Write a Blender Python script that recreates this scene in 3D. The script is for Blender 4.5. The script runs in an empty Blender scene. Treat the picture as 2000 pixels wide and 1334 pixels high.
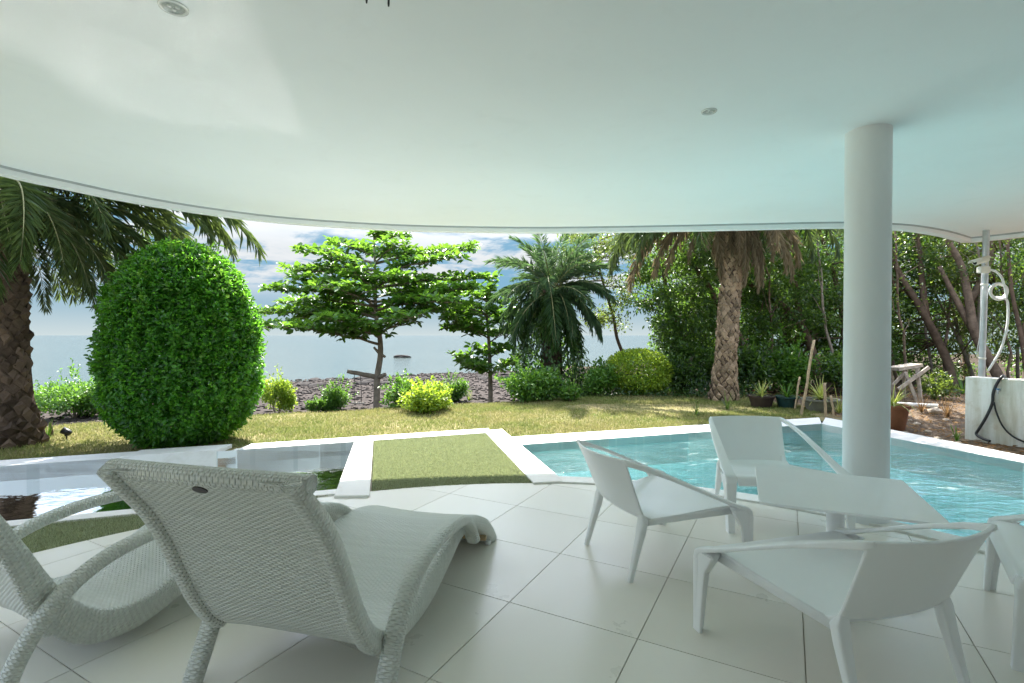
import bpy, bmesh, math, random
import numpy as np
from mathutils import Vector, Matrix

R = math.radians
rng = np.random.default_rng(7)
random.seed(7)
scn = bpy.context.scene
COL = scn.collection

# ------------------------------------------------------------------ camera, sky, sun, exposure
CAM_H, F_PX, PITCH = 1.25, 990.0, math.atan(12 / 990.0)
cam = bpy.data.cameras.new('camera')
cam.sensor_width = 36.0
cam.lens = 36.0 * F_PX / 2000.0
cam.clip_start, cam.clip_end = 0.05, 30000
cam_o = bpy.data.objects.new('camera', cam)
COL.objects.link(cam_o)
cam_o.location = (0, 0, CAM_H)
cam_o.rotation_euler = (math.pi / 2 - PITCH, 0, 0)
scn.camera = cam_o

SUN_EL, SUN_AZ = R(51), R(-10)          # azimuth measured from +Y towards +X
SUN_DIR = Vector((math.cos(SUN_EL) * math.sin(SUN_AZ), math.cos(SUN_EL) * math.cos(SUN_AZ), math.sin(SUN_EL)))
sun = bpy.data.lights.new('sun', 'SUN')
sun.energy = 3.2
sun.angle = R(0.53)
sun.color = (1.0, 0.96, 0.90)
sun_o = bpy.data.objects.new('sun', sun)
COL.objects.link(sun_o)
sun_o.rotation_euler = SUN_DIR.to_track_quat('Z', 'Y').to_euler()
sun_o.location = SUN_DIR * 60

scn.view_settings.view_transform = 'Standard'
scn.view_settings.look = 'None'
scn.view_settings.exposure = 2.58
scn.view_settings.gamma = 1.0
scn.view_settings.use_curve_mapping = False
scn.cycles.max_bounces = 10
scn.cycles.diffuse_bounces = 5
scn.cycles.glossy_bounces = 4
scn.cycles.transmission_bounces = 6
scn.cycles.transparent_max_bounces = 12
scn.cycles.caustics_reflective = True
scn.cycles.blur_glossy = 0.0
scn.cycles.sample_clamp_indirect = 25.0
scn.cycles.use_denoising = True
scn.cycles.use_guiding = True
scn.cycles.use_surface_guiding = True
scn.cycles.use_volume_guiding = False


class NT:
    """short-hand for building node trees"""
    def __init__(self, tree):
        self.t = tree
        tree.nodes.clear()

    def n(self, kind, inputs=None, **props):
        nd = self.t.nodes.new(kind)
        for k, v in props.items():
            setattr(nd, k, v)
        for k, v in (inputs or {}).items():
            sock = nd.inputs[k]
            if hasattr(v, 'is_output') or isinstance(v, bpy.types.NodeSocket):
                self.t.links.new(v, sock)
            else:
                sock.default_value = v
        return nd

    def math(self, op, a, b=0.0, c=0.0, clamp=False):
        nd = self.t.nodes.new('ShaderNodeMath')
        nd.operation = op
        nd.use_clamp = clamp
        for i, v in enumerate((a, b, c)):
            if isinstance(v, bpy.types.NodeSocket):
                self.t.links.new(v, nd.inputs[i])
            else:
                nd.inputs[i].default_value = v
        return nd.outputs[0]

    def mix(self, fac, a, b, blend='MIX'):
        nd = self.t.nodes.new('ShaderNodeMix')
        nd.data_type = 'RGBA'
        nd.blend_type = blend
        for i, v in ((0, fac), (6, a), (7, b)):
            if isinstance(v, bpy.types.NodeSocket):
                self.t.links.new(v, nd.inputs[i])
            else:
                nd.inputs[i].default_value = v if i == 0 or len(v) == 4 else (*v, 1)
        return nd.outputs[2]

    def ramp(self, fac, stops, interp='LINEAR'):
        nd = self.t.nodes.new('ShaderNodeValToRGB')
        nd.color_ramp.interpolation = interp
        e = nd.color_ramp.elements
        while len(e) < len(stops):
            e.new(0.5)
        for el, (p, c) in zip(e, stops):
            el.position = p
            el.color = (*c, 1) if len(c) == 3 else c
        self.t.links.new(fac, nd.inputs[0])
        return nd.outputs[0]

    def noise(self, vec, scale, detail=3, rough=0.55, dist=0.0):
        nd = self.n('ShaderNodeTexNoise', {'Scale': scale, 'Detail': detail, 'Roughness': rough, 'Distortion': dist})
        if vec is not None:
            self.t.links.new(vec, nd.inputs['Vector'])
        return nd.outputs['Fac']

    def link(self, a, b):
        self.t.links.new(a, b)


# world: Nishita sky with a layer of broken cloud
world = bpy.data.worlds.new('World')
scn.world = world
world.use_nodes = True
W = NT(world.node_tree)
sky = W.n('ShaderNodeTexSky', sky_type='NISHITA', sun_disc=False, sun_elevation=SUN_EL, sun_rotation=SUN_AZ,
          altitude=0, air_density=1.0, dust_density=1.2, ozone_density=1.5)
tc = W.n('ShaderNodeTexCoord')
sep = W.n('ShaderNodeSeparateXYZ', {0: tc.outputs['Generated']})
zc = W.math('MAXIMUM', sep.outputs['Z'], 0.0)
den = W.math('ADD', zc, 0.10)
uv = W.n('ShaderNodeCombineXYZ', {'X': W.math('DIVIDE', sep.outputs['X'], den),
                                  'Y': W.math('DIVIDE', sep.outputs['Y'], den), 'Z': 0.0})
c1 = W.noise(uv.outputs[0], 1.15, 7, 0.6, 0.5)
c2 = W.noise(uv.outputs[0], 3.4, 5, 0.6, 0.2)
cc = W.math('ADD', W.math('MULTIPLY', c1, 0.75), W.math('MULTIPLY', c2, 0.25))
mask = W.ramp(cc, [(0.43, (0, 0, 0)), (0.54, (1, 1, 1))], 'EASE')
el_fade = W.ramp(sep.outputs['Z'], [(0.05, (0.0,) * 3), (0.115, (1.0,) * 3)], 'EASE')
mask = W.math('MULTIPLY', mask, el_fade)
haze = W.ramp(sep.outputs['Z'], [(0.0, (1, 1, 1)), (0.17, (1, 1, 1)), (0.5, (0, 0, 0))], 'EASE')
low = W.ramp(sep.outputs['Z'], [(0.0, (0.76, 0.88, 0.90)), (0.04, (0.50, 0.69, 0.80)), (0.10, (0.30, 0.58, 0.82))])
blue = W.mix(haze, sky.outputs[0], low)
cl_col = W.mix(c2, (0.84, 0.91, 0.97), (1.10, 1.12, 1.13))
hi = W.ramp(sep.outputs['Z'], [(0.14, (0, 0, 0)), (0.5, (1, 1, 1))], 'EASE')
cl_col = W.mix(hi, cl_col, W.mix(0.7, sky.outputs[0], (4.2, 4.3, 4.4)))
colr = W.mix(mask, blue, cl_col)
bg = W.n('ShaderNodeBackground', {'Color': colr, 'Strength': 0.14})
wo = W.n('ShaderNodeOutputWorld', {'Surface': bg.outputs[0]})


# ------------------------------------------------------------------ pixel helpers (photo is 2000 x 1334)
CA, SA = math.cos(PITCH), math.sin(PITCH)


def ray(px, py):
    cx, cy = (px - 1000) / F_PX, (667 - py) / F_PX
    return Vector((cx, CA + cy * SA, -SA + cy * CA))


def G(px, py, z=0.0):
    d = ray(px, py)
    t = (z - CAM_H) / d.z
    return Vector((d.x * t, d.y * t, z))


def P(px, py, Y):
    d = ray(px, py)
    t = Y / d.y
    return Vector((d.x * t, Y, CAM_H + d.z * t))


# ------------------------------------------------------------------ object helpers
def tag(o, label=None, cat=None, group=None, kind=None):
    if label: o['label'] = label
    if cat: o['category'] = cat
    if group: o['group'] = group
    if kind: o['kind'] = kind
    return o


def empty(name, loc=(0, 0, 0), rz=0.0, label=None, cat=None, group=None):
    o = bpy.data.objects.new(name, None)
    o.empty_display_size = 0.1
    COL.objects.link(o)
    o.location = loc
    o.rotation_euler = (0, 0, rz)
    return tag(o, label, cat, group)


def link_obj(name, me, parent=None, mat=None, smooth=False):
    o = bpy.data.objects.new(name, me)
    COL.objects.link(o)
    if mat and not me.materials:
        me.materials.append(mat)
    if smooth:
        me.polygons.foreach_set('use_smooth', [True] * len(me.polygons))
    if parent:
        o.parent = parent
    return o


def copy_tree(o, parent=None):
    c = o.copy()
    COL.objects.link(c)
    c.parent = parent
    for ch in o.children:
        copy_tree(ch, c)
    return c


def np_mesh(name, V, F, mat=None):
    """V (n,3), F (m,k) -> mesh, fast"""
    V = np.asarray(V, dtype=np.float32)
    F = np.asarray(F, dtype=np.int32)
    me = bpy.data.meshes.new(name)
    me.vertices.add(len(V))
    me.vertices.foreach_set('co', V.ravel())
    m, k = F.shape
    me.loops.add(m * k)
    me.loops.foreach_set('vertex_index', F.ravel())
    me.polygons.add(m)
    me.polygons.foreach_set('loop_start', np.arange(0, m * k, k, dtype=np.int32))
    me.polygons.foreach_set('loop_total', np.full(m, k, dtype=np.int32))
    me.update(calc_edges=True)
    if mat:
        me.materials.append(mat)
    return me


class MB:
    """collects shapes for ONE mesh"""
    def __init__(self):
        self.v, self.f = [], []

    def add(self, vs, fs):
        b = len(self.v)
        self.v += [tuple(p) for p in vs]
        self.f += [tuple(b + i for i in f) for f in fs]

    def box(self, c, s, M=None):
        x, y, z = s[0] / 2, s[1] / 2, s[2] / 2
        vs = [Vector((a * x, b * y, d * z)) for a in (-1, 1) for b in (-1, 1) for d in (-1, 1)]
        if M is not None:
            vs = [M @ p for p in vs]
        vs = [p + Vector(c) for p in vs]
        self.add(vs, [(0, 1, 3, 2), (4, 6, 7, 5), (0, 4, 5, 1), (2, 3, 7, 6), (0, 2, 6, 4), (1, 5, 7, 3)])

    def beam(self, a, b, w, h):
        """rectangular bar from a to b"""
        a, b = Vector(a), Vector(b)
        d = b - a
        M = d.to_track_quat('X', 'Z').to_matrix()
        self.box((a + b) / 2, (d.length, w, h), M)

    def tube(self, path, radii, n=8, caps=True):
        path = [Vector(p) for p in path]
        if not hasattr(radii, '__len__'):
            radii = [radii] * len(path)
        rings, prev = [], None
        for i, p in enumerate(path):
            t = (path[min(i + 1, len(path) - 1)] - path[max(i - 1, 0)]).normalized()
            if prev is None:
                s = t.cross(Vector((0, 0, 1)))
                if s.length < 1e-3:
                    s = t.cross(Vector((0, 1, 0)))
                s.normalize()
            else:
                s = (prev - t * prev.dot(t)).normalized()
            prev = s
            u = t.cross(s)
            rings.append([p + (s * math.cos(2 * math.pi * k / n) + u * math.sin(2 * math.pi * k / n)) * radii[i] for k in range(n)])
        vs = [q for r in rings for q in r]
        fs = []
        for i in range(len(rings) - 1):
            for k in range(n):
                k2 = (k + 1) % n
                fs.append((i * n + k, i * n + k2, (i + 1) * n + k2, (i + 1) * n + k))
        if caps:
            fs.append(tuple(range(n - 1, -1, -1)))
            fs.append(tuple((len(rings) - 1) * n + k for k in range(n)))
        self.add(vs, fs)

    def lathe(self, prof, n=24, c=(0, 0, 0), cap=True):
        """profile [(r,z)]"""
        vs, fs = [], []
        for r, z in prof:
            for k in range(n):
                a = 2 * math.pi * k / n
                vs.append((c[0] + r * math.cos(a), c[1] + r * math.sin(a), c[2] + z))
        for i in range(len(prof) - 1):
            for k in range(n):
                k2 = (k + 1) % n
                fs.append((i * n + k, i * n + k2, (i + 1) * n + k2, (i + 1) * n + k))
        if cap:
            fs.append(tuple(range(n - 1, -1, -1)))
            fs.append(tuple((len(prof) - 1) * n + k for k in range(n)))
        self.add(vs, fs)

    def prism(self, poly, z0, z1):
        n = len(poly)
        vs = [(p[0], p[1], z0) for p in poly] + [(p[0], p[1], z1) for p in poly]
        fs = [tuple(range(n - 1, -1, -1)), tuple(range(n, 2 * n))]
        fs += [(i, (i + 1) % n, n + (i + 1) % n, n + i) for i in range(n)]
        self.add(vs, fs)

    def loft(self, secs, n=12, power=3.0):
        """secs: (centre, half vector a, half vector b); superellipse sections, closed ends"""
        vs, fs = [], []
        for c, a, b in secs:
            c, a, b = Vector(c), Vector(a), Vector(b)
            for k in range(n):
                t = 2 * math.pi * (k + 0.5) / n
                ct, st = math.cos(t), math.sin(t)
                vs.append(c + a * math.copysign(abs(ct) ** (2 / power), ct) + b * math.copysign(abs(st) ** (2 / power), st))
        for i in range(len(secs) - 1):
            for k in range(n):
                k2 = (k + 1) % n
                fs.append((i * n + k, i * n + k2, (i + 1) * n + k2, (i + 1) * n + k))
        fs.append(tuple(range(n - 1, -1, -1)))
        fs.append(tuple((len(secs) - 1) * n + k for k in range(n)))
        self.add(vs, fs)

    def mesh(self, name, mat=None):
        me = bpy.data.meshes.new(name)
        me.from_pydata(self.v, [], self.f)
        bm = bmesh.new()
        bm.from_mesh(me)
        bmesh.ops.recalc_face_normals(bm, faces=bm.faces)
        bm.to_mesh(me)
        bm.free()
        if mat:
            me.materials.append(mat)
        return me

    def build(self, name, mat, parent=None, smooth=False, bevel=0.0, seg=2, subsurf=0):
        o = link_obj(name, self.mesh(name, mat), parent)
        if smooth:
            o.data.polygons.foreach_set('use_smooth', [True] * len(o.data.polygons))
        if bevel:
            m = o.modifiers.new('bevel', 'BEVEL')
            m.width, m.segments, m.limit_method = bevel, seg, 'ANGLE'
            m.angle_limit = R(40)
        if subsurf:
            m = o.modifiers.new('subsurf', 'SUBSURF')
            m.levels = m.render_levels = subsurf
        return o


def smooth_by_angle(o, deg=35):
    me = o.data
    me.polygons.foreach_set('use_smooth', [True] * len(me.polygons))
    me.set_sharp_from_angle(angle=R(deg))


def spline(pts, n=8):
    """Catmull-Rom through points (any dimension)"""
    pts = [np.array(p, float) for p in pts]
    ext = [2 * pts[0] - pts[1]] + pts + [2 * pts[-1] - pts[-2]]
    out = []
    for i in range(1, len(ext) - 2):
        p0, p1, p2, p3 = ext[i - 1], ext[i], ext[i + 1], ext[i + 2]
        for k in range(n):
            t = k / n
            out.append(0.5 * ((2 * p1) + (-p0 + p2) * t + (2 * p0 - 5 * p1 + 4 * p2 - p3) * t * t + (-p0 + 3 * p1 - 3 * p2 + p3) * t ** 3))
    out.append(pts[-1])
    return out


# ------------------------------------------------------------------ materials
def new_mat(name):
    m = bpy.data.materials.new(name)
    m.use_nodes = True
    return m, NT(m.node_tree)


def principled(N, **kw):
    ins = {'Roughness': 0.5}
    ins.update(kw)
    return N.n('ShaderNodeBsdfPrincipled', ins)


def out(N, shader, disp=None):
    N.n('ShaderNodeOutputMaterial', {'Surface': shader})


def simple(name, col, rough=0.5, var=0.06, scale=6.0, bump=0.0, bscale=60.0, spec=0.5, metallic=0.0):
    """plain surface with slow colour variation and fine relief"""
    m, N = new_mat(name)
    pos = N.n('ShaderNodeTexCoord').outputs['Object']
    nz = N.noise(pos, scale, 5, 0.6)
    c0 = tuple(max(0, c * (1 - var)) for c in col)
    c1 = tuple(min(1, c * (1 + var)) for c in col)
    colr = N.ramp(nz, [(0.3, c0), (0.7, c1)])
    kw = {'Base Color': colr, 'Roughness': rough, 'Specular IOR Level': spec, 'Metallic': metallic}
    if bump:
        b = N.n('ShaderNodeBump', {'Strength': bump, 'Distance': 0.01, 'Height': N.noise(pos, bscale, 5, 0.65)})
        kw['Normal'] = b.outputs[0]
    out(N, principled(N, **kw).outputs[0])
    return m


def piece_mat(name, col, rough=0.9, var=0.4, scale=14, bump=0.6, bscale=50, spec=0.15):
    """like simple(), with a different tint for every object that uses it"""
    m, N = new_mat(name)
    pos = N.n('ShaderNodeNewGeometry').outputs['Position']
    r = N.n('ShaderNodeObjectInfo').outputs['Random']
    f = N.math('ADD', N.math('MULTIPLY', N.noise(pos, scale, 5, 0.6), 0.6), N.math('MULTIPLY', r, 0.5))
    colr = N.ramp(f, [(0.25, tuple(c * (1 - var) for c in col)), (0.8, tuple(min(1, c * (1 + 1.6 * var)) for c in col))])
    b = N.n('ShaderNodeBump', {'Strength': bump, 'Distance': 0.01, 'Height': N.noise(pos, bscale, 5, 0.65)})
    out(N, principled(N, **{'Base Color': colr, 'Roughness': rough, 'Specular IOR Level': spec, 'Normal': b.outputs[0]}).outputs[0])
    return m


def leaf_mat(name, cols, trans, tfac=0.45, rough=0.42, spec=0.45):
    """leaf: random tint per leaf, glossy top, light shining through"""
    m, N = new_mat(name)
    g = N.n('ShaderNodeNewGeometry')
    rnd = g.outputs['Random Per Island']
    stops = [(i / max(1, len(cols) - 1), c) for i, c in enumerate(cols)]
    colr = N.ramp(rnd, stops)
    tcol = N.mix(0.55, colr, trans)
    tcol = N.mix(rnd, tcol, tuple(min(1, c * 1.25) for c in trans))
    p = principled(N, **{'Base Color': colr, 'Roughness': rough, 'Specular IOR Level': spec})
    t = N.n('ShaderNodeBsdfTranslucent', {'Color': tcol})
    mx = N.n('ShaderNodeMixShader', {0: tfac, 1: p.outputs[0], 2: t.outputs[0]})
    out(N, mx.outputs[0])
    return m


M = {}
# painted plaster: roller texture, faint trowel waves and grime
m, N = new_mat('white_plaster')
pos = N.n('ShaderNodeNewGeometry').outputs['Position']
pc = N.ramp(N.noise(pos, 0.7, 6, 0.6), [(0.3, (0.775, 0.805, 0.815)), (0.7, (0.815, 0.845, 0.855))])
pc = N.mix(N.ramp(N.noise(pos, 2.6, 7, 0.7, 0.6), [(0.56, (0, 0, 0)), (0.78, (0.35,) * 3)]), pc, (0.70, 0.725, 0.725))
hb = N.math('ADD', N.math('MULTIPLY', N.noise(pos, 130, 3, 0.6), 0.25), N.math('MULTIPLY', N.noise(pos, 3.0, 3, 0.5), 2.5))
out(N, principled(N, **{'Base Color': pc, 'Roughness': 0.5, 'Specular IOR Level': 0.3,
    'Normal': N.n('ShaderNodeBump', {'Strength': 0.12, 'Distance': 0.01, 'Height': hb}).outputs[0]}).outputs[0])
M['plaster'] = m
# coping slabs: each a slightly different white, water marks and a little grime
m, N = new_mat('white_coping')
pos = N.n('ShaderNodeNewGeometry').outputs['Position']
r = N.n('ShaderNodeObjectInfo').outputs['Random']
cp = N.ramp(r, [(0, (0.72, 0.70, 0.66)), (1, (0.82, 0.81, 0.77))])
cp = N.mix(N.ramp(N.noise(pos, 6, 6, 0.65, 0.5), [(0.5, (0, 0, 0)), (0.72, (0.45,) * 3)]), cp, (0.62, 0.59, 0.52))
out(N, principled(N, **{'Base Color': cp, 'Roughness': 0.6, 'Specular IOR Level': 0.3,
    'Normal': N.n('ShaderNodeBump', {'Strength': 0.2, 'Distance': 0.01, 'Height': N.noise(pos, 90, 4)}).outputs[0]}).outputs[0])
M['coping'] = m
M['gap_shade'] = simple('gap_shade_grey', (0.40, 0.43, 0.44), 0.8)
M['plastic'] = simple('white_moulded_plastic', (0.86, 0.875, 0.875), 0.33, 0.015, 4, 0.06, 700, 0.5)
M['powder'] = simple('white_powder_coat', (0.87, 0.885, 0.89), 0.32, 0.02, 4, 0.05, 500, 0.5)
M['clear'] = simple('clear_glide', (0.72, 0.75, 0.75), 0.1, 0.02, 4)
M['black'] = simple('black_plastic', (0.015, 0.016, 0.018), 0.4, 0.2, 20)
M['dark_badge'] = simple('dark_badge', (0.03, 0.022, 0.02), 0.35, 0.2, 20)
M['steel'] = simple('galvanised_steel', (0.52, 0.55, 0.57), 0.42, 0.12, 14, 0.1, 60, 0.5, 0.55)
M['cream_plastic'] = simple('cream_plastic', (0.72, 0.70, 0.62), 0.45, 0.06, 12)
M['conduit'] = simple('white_conduit', (0.74, 0.75, 0.72), 0.4, 0.05, 12)
M['blue'] = simple('blue_plastic', (0.02, 0.22, 0.45), 0.4)
M['lens'] = simple('lamp_glass', (0.35, 0.38, 0.36), 0.18, 0.3, 40)
M['chrome'] = simple('lamp_trim', (0.72, 0.74, 0.73), 0.25, 0.05, 10, metallic=0.3)
M['bark'] = simple('brown_bark', (0.16, 0.115, 0.08), 0.9, 0.45, 9, 0.9, 35, 0.15)
M['bark_grey'] = simple('grey_bark', (0.24, 0.20, 0.155), 0.9, 0.35, 8, 0.8, 30, 0.15)
M['bark_dark'] = simple('dark_bark', (0.12, 0.082, 0.055), 0.9, 0.4, 7, 0.9, 30, 0.15)
M['bamboo'] = simple('dry_bamboo', (0.36, 0.27, 0.16), 0.7, 0.25, 12, 0.3, 40)
M['weathered'] = simple('weathered_timber', (0.36, 0.31, 0.25), 0.85, 0.3, 10, 0.5, 40, 0.2)
M['terracotta'] = simple('terracotta', (0.20, 0.085, 0.045), 0.8, 0.25, 9, 0.3, 60, 0.2)
M['pot_dark'] = simple('dark_brown_pot', (0.035, 0.022, 0.02), 0.5, 0.3, 8)
M['pot_teal'] = simple('teal_glazed_pot', (0.012, 0.045, 0.045), 0.35, 0.3, 8)
M['pot_grey'] = simple('grey_cement_pot', (0.16, 0.16, 0.12), 0.85, 0.3, 8, 0.4, 50)
M['rock'] = simple('dark_rock', (0.035, 0.031, 0.028), 0.9, 0.5, 5, 0.8, 18, 0.08)
M['stone'] = simple('pale_stone', (0.42, 0.34, 0.25), 0.85, 0.3, 9, 0.6, 30)
M['soil'] = simple('dark_soil', (0.06, 0.042, 0.028), 0.95, 0.4, 15, 0.8, 60)
M['rope'] = simple('grey_rope', (0.09, 0.085, 0.08), 0.9)

# stained painted block wall
m, N = new_mat('stained_white_wall')
pos = N.n('ShaderNodeTexCoord').outputs['Object']
mp = N.n('ShaderNodeMapping', {'Vector': pos, 'Scale': (7, 7, 0.7)})
st = N.ramp(N.noise(mp.outputs[0], 1.0, 6, 0.65), [(0.38, (0.56, 0.54, 0.45)), (0.6, (0.78, 0.78, 0.74))])
st = N.mix(N.ramp(N.noise(pos, 9, 4), [(0.55, (0, 0, 0)), (0.75, (0.5,) * 3)]), st, (0.45, 0.36, 0.24))
out(N, principled(N, **{'Base Color': st, 'Roughness': 0.85,
    'Normal': N.n('ShaderNodeBump', {'Strength': 0.3, 'Distance': 0.01, 'Height': N.noise(pos, 45, 5)}).outputs[0]}).outputs[0])
M['wall'] = m

# porcelain floor tile, tint a little different from tile to tile
m, N = new_mat('pale_floor_tile')
oi = N.n('ShaderNodeObjectInfo')
pos = N.n('ShaderNodeNewGeometry').outputs['Position']
b = N.ramp(oi.outputs['Random'], [(0, (0.765, 0.735, 0.65)), (1, (0.825, 0.80, 0.72))])
b = N.mix(N.ramp(N.noise(pos, 0.9, 3, 0.5), [(0.3, (0, 0, 0)), (0.8, (0.25,) * 3)]), b, (0.735, 0.70, 0.61))
rg = N.ramp(N.noise(pos, 3.5, 5, 0.6), [(0.3, (0.27,) * 3), (0.7, (0.33,) * 3)])
out(N, principled(N, **{'Base Color': b, 'Roughness': rg, 'Specular IOR Level': 0.5,
    'Normal': N.n('ShaderNodeBump', {'Strength': 0.03, 'Distance': 0.01, 'Height': N.noise(pos, 150, 3)}).outputs[0]}).outputs[0])
M['tile'] = m
M['grout'] = simple('brown_grout', (0.56, 0.51, 0.42), 0.95, 0.2, 9)

# synthetic wicker: flat strands woven over stakes, uv in metres, pin holes between strands
m, N = new_mat('white_wicker')
uvn = N.n('ShaderNodeUVMap').outputs[0]
sp = N.n('ShaderNodeSeparateXYZ', {0: uvn})
U = N.math('DIVIDE', sp.outputs[0], 0.014)
V_ = N.math('DIVIDE', sp.outputs[1], 0.0085)
row = N.math('FLOOR', V_)
par = N.math('MODULO', N.math('ABSOLUTE', row), 2.0)
us = N.math('ADD', U, par)
wave = N.math('SINE', N.math('MULTIPLY', us, math.pi))
fv = N.math('SUBTRACT', N.math('FRACT', V_), 0.5)
prof = N.math('SUBTRACT', 1.0, N.math('POWER', N.math('ABSOLUTE', N.math('MULTIPLY', fv, 2.0)), 2.5))
hgt = N.math('MULTIPLY', prof, N.math('ADD', 0.45, N.math('MULTIPLY', N.math('SINE', N.math('MULTIPLY', wave, 1.35)), 0.55)))
rowr = N.n('ShaderNodeTexWhiteNoise', noise_dimensions='1D')
N.link(row, rowr.inputs['W'])
cb = N.ramp(rowr.outputs[0], [(0, (0.71, 0.735, 0.68)), (1, (0.76, 0.785, 0.73))])
hole = N.math('MULTIPLY', N.math('LESS_THAN', prof, 0.30), N.math('LESS_THAN', N.math('ABSOLUTE', wave), 0.42))
p = principled(N, **{'Base Color': cb, 'Roughness': 0.42, 'Specular IOR Level': 0.45,
     'Normal': N.n('ShaderNodeBump', {'Strength': 1.0, 'Distance': 0.0055, 'Height': hgt}).outputs[0]})
tr = N.n('ShaderNodeBsdfTransparent')
mx = N.n('ShaderNodeMixShader', {0: hole, 1: p.outputs[0], 2: tr.outputs[0]})
out(N, mx.outputs[0])
M['wicker'] = m
M['rattan'] = simple('tan_rattan', (0.45, 0.33, 0.18), 0.6, 0.2, 60)

# leaves
M['topiary'] = leaf_mat('topiary_leaf', [(0.016, 0.075, 0.010), (0.038, 0.15, 0.015), (0.085, 0.25, 0.024)], (0.20, 0.52, 0.033), 0.43, 0.36)
M['almond'] = leaf_mat('almond_leaf', [(0.03, 0.085, 0.015), (0.06, 0.16, 0.02), (0.075, 0.17, 0.022)], (0.20, 0.39, 0.03), 0.38, 0.38)
M['shrub'] = leaf_mat('shrub_leaf', [(0.03, 0.10, 0.015), (0.06, 0.16, 0.02), (0.11, 0.21, 0.026)], (0.20, 0.40, 0.035), 0.36)
M['gold'] = leaf_mat('golden_shrub_leaf', [(0.08, 0.17, 0.018), (0.17, 0.29, 0.025), (0.32, 0.41, 0.04)], (0.46, 0.60, 0.05), 0.42)
M['thicket'] = leaf_mat('thicket_leaf', [(0.012, 0.036, 0.010), (0.028, 0.07, 0.014), (0.09, 0.165, 0.028)], (0.22, 0.40, 0.04), 0.34, 0.34, 0.5)
M['thicket_warm'] = leaf_mat('thicket_olive_leaf', [(0.025, 0.05, 0.014), (0.05, 0.09, 0.018), (0.12, 0.15, 0.035)], (0.28, 0.38, 0.05), 0.36, 0.38, 0.45)
M['ivy'] = leaf_mat('dark_creeper_leaf', [(0.012, 0.035, 0.012), (0.03, 0.075, 0.02), (0.06, 0.11, 0.025)], (0.15, 0.28, 0.04), 0.35, 0.35)
M['deadleaf'] = leaf_mat('dry_leaf', [(0.10, 0.06, 0.03), (0.2, 0.12, 0.06), (0.28, 0.17, 0.08)], (0.42, 0.25, 0.10), 0.35, 0.7, 0.2)
M['palm'] = leaf_mat('palm_leaflet', [(0.03, 0.06, 0.02), (0.055, 0.095, 0.03), (0.08, 0.115, 0.035)], (0.17, 0.24, 0.05), 0.28, 0.38, 0.5)
M['palm_blue'] = leaf_mat('palm_leaflet_bluish', [(0.02, 0.05, 0.025), (0.04, 0.085, 0.038), (0.07, 0.125, 0.05)], (0.14, 0.25, 0.07), 0.35, 0.38, 0.5)
M['palm_dead'] = leaf_mat('dry_palm_leaflet', [(0.13, 0.10, 0.058), (0.22, 0.175, 0.105), (0.31, 0.26, 0.165)], (0.38, 0.30, 0.16), 0.3, 0.75, 0.2)
M['rachis'] = simple('palm_rachis', (0.20, 0.20, 0.08), 0.6, 0.25, 10)
M['rachis_dead'] = simple('dry_palm_rachis', (0.26, 0.18, 0.10), 0.8, 0.25, 10)
M['spider'] = leaf_mat('striped_blade', [(0.10, 0.20, 0.03), (0.30, 0.36, 0.08), (0.48, 0.47, 0.16)], (0.5, 0.55, 0.1), 0.35, 0.4)
M['scale'] = piece_mat('palm_leaf_base', (0.21, 0.155, 0.10), 0.9, 0.4, 14, 0.6, 50, 0.15)
M['scale_dark'] = piece_mat('dark_palm_leaf_base', (0.10, 0.07, 0.05), 0.9, 0.4, 14, 0.6, 50, 0.15)
M['trunk_core'] = simple('palm_trunk_core', (0.07, 0.05, 0.035), 0.95, 0.4, 20, 0.8, 40, 0.1)
m, N = new_mat('lawn_blade')
gn = N.n('ShaderNodeNewGeometry')
rnd, pos = gn.outputs['Random Per Island'], gn.outputs['Position']
straw = N.ramp(rnd, [(0, (0.15, 0.16, 0.05)), (0.4, (0.25, 0.23, 0.095)), (1, (0.38, 0.32, 0.17))])
green = N.ramp(rnd, [(0, (0.07, 0.13, 0.025)), (0.6, (0.14, 0.20, 0.045)), (1, (0.26, 0.28, 0.09))])
pt_ = N.math('ADD', N.math('MULTIPLY', N.noise(pos, 0.55, 4, 0.6), 0.6), N.math('MULTIPLY', N.noise(pos, 2.4, 4, 0.6), 0.4))
gc = N.mix(N.ramp(pt_, [(0.42, (0, 0, 0)), (0.58, (1, 1, 1))]), straw, green)
pg = principled(N, **{'Base Color': gc, 'Roughness': 0.6, 'Specular IOR Level': 0.2})
tg = N.n('ShaderNodeBsdfTranslucent', {'Color': N.mix(0.5, gc, (0.36, 0.38, 0.11))})
out(N, N.n('ShaderNodeMixShader', {0: 0.32, 1: pg.outputs[0], 2: tg.outputs[0]}).outputs[0])
M['grass'] = m
M['turf'] = leaf_mat('artificial_turf_blade', [(0.28, 0.31, 0.18), (0.36, 0.39, 0.24), (0.46, 0.48, 0.33)], (0.30, 0.34, 0.16), 0.25, 0.5, 0.3)

# ------------------------------------------------------------------ ground, beach, sea
def edge_y(x):            # where the lawn ends and the bank drops to the beach
    return np.clip(9.7 + 0.42 * x, 6.2, 13.5)


def shore_y(x):
    return np.clip(33.0 + 0.75 * x, 15, 60)


def vnoise(x, y, seed=0):
    """cheap smooth value noise"""
    def h(i, j):
        n = np.sin(i * 127.1 + j * 311.7 + seed * 74.7) * 43758.5453
        return n - np.floor(n)
    xi, yi = np.floor(x), np.floor(y)
    fx, fy = x - xi, y - yi
    fx, fy = fx * fx * (3 - 2 * fx), fy * fy * (3 - 2 * fy)
    return (h(xi, yi) * (1 - fx) + h(xi + 1, yi) * fx) * (1 - fy) + (h(xi, yi + 1) * (1 - fx) + h(xi + 1, yi + 1) * fx) * fy - 0.5


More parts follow.
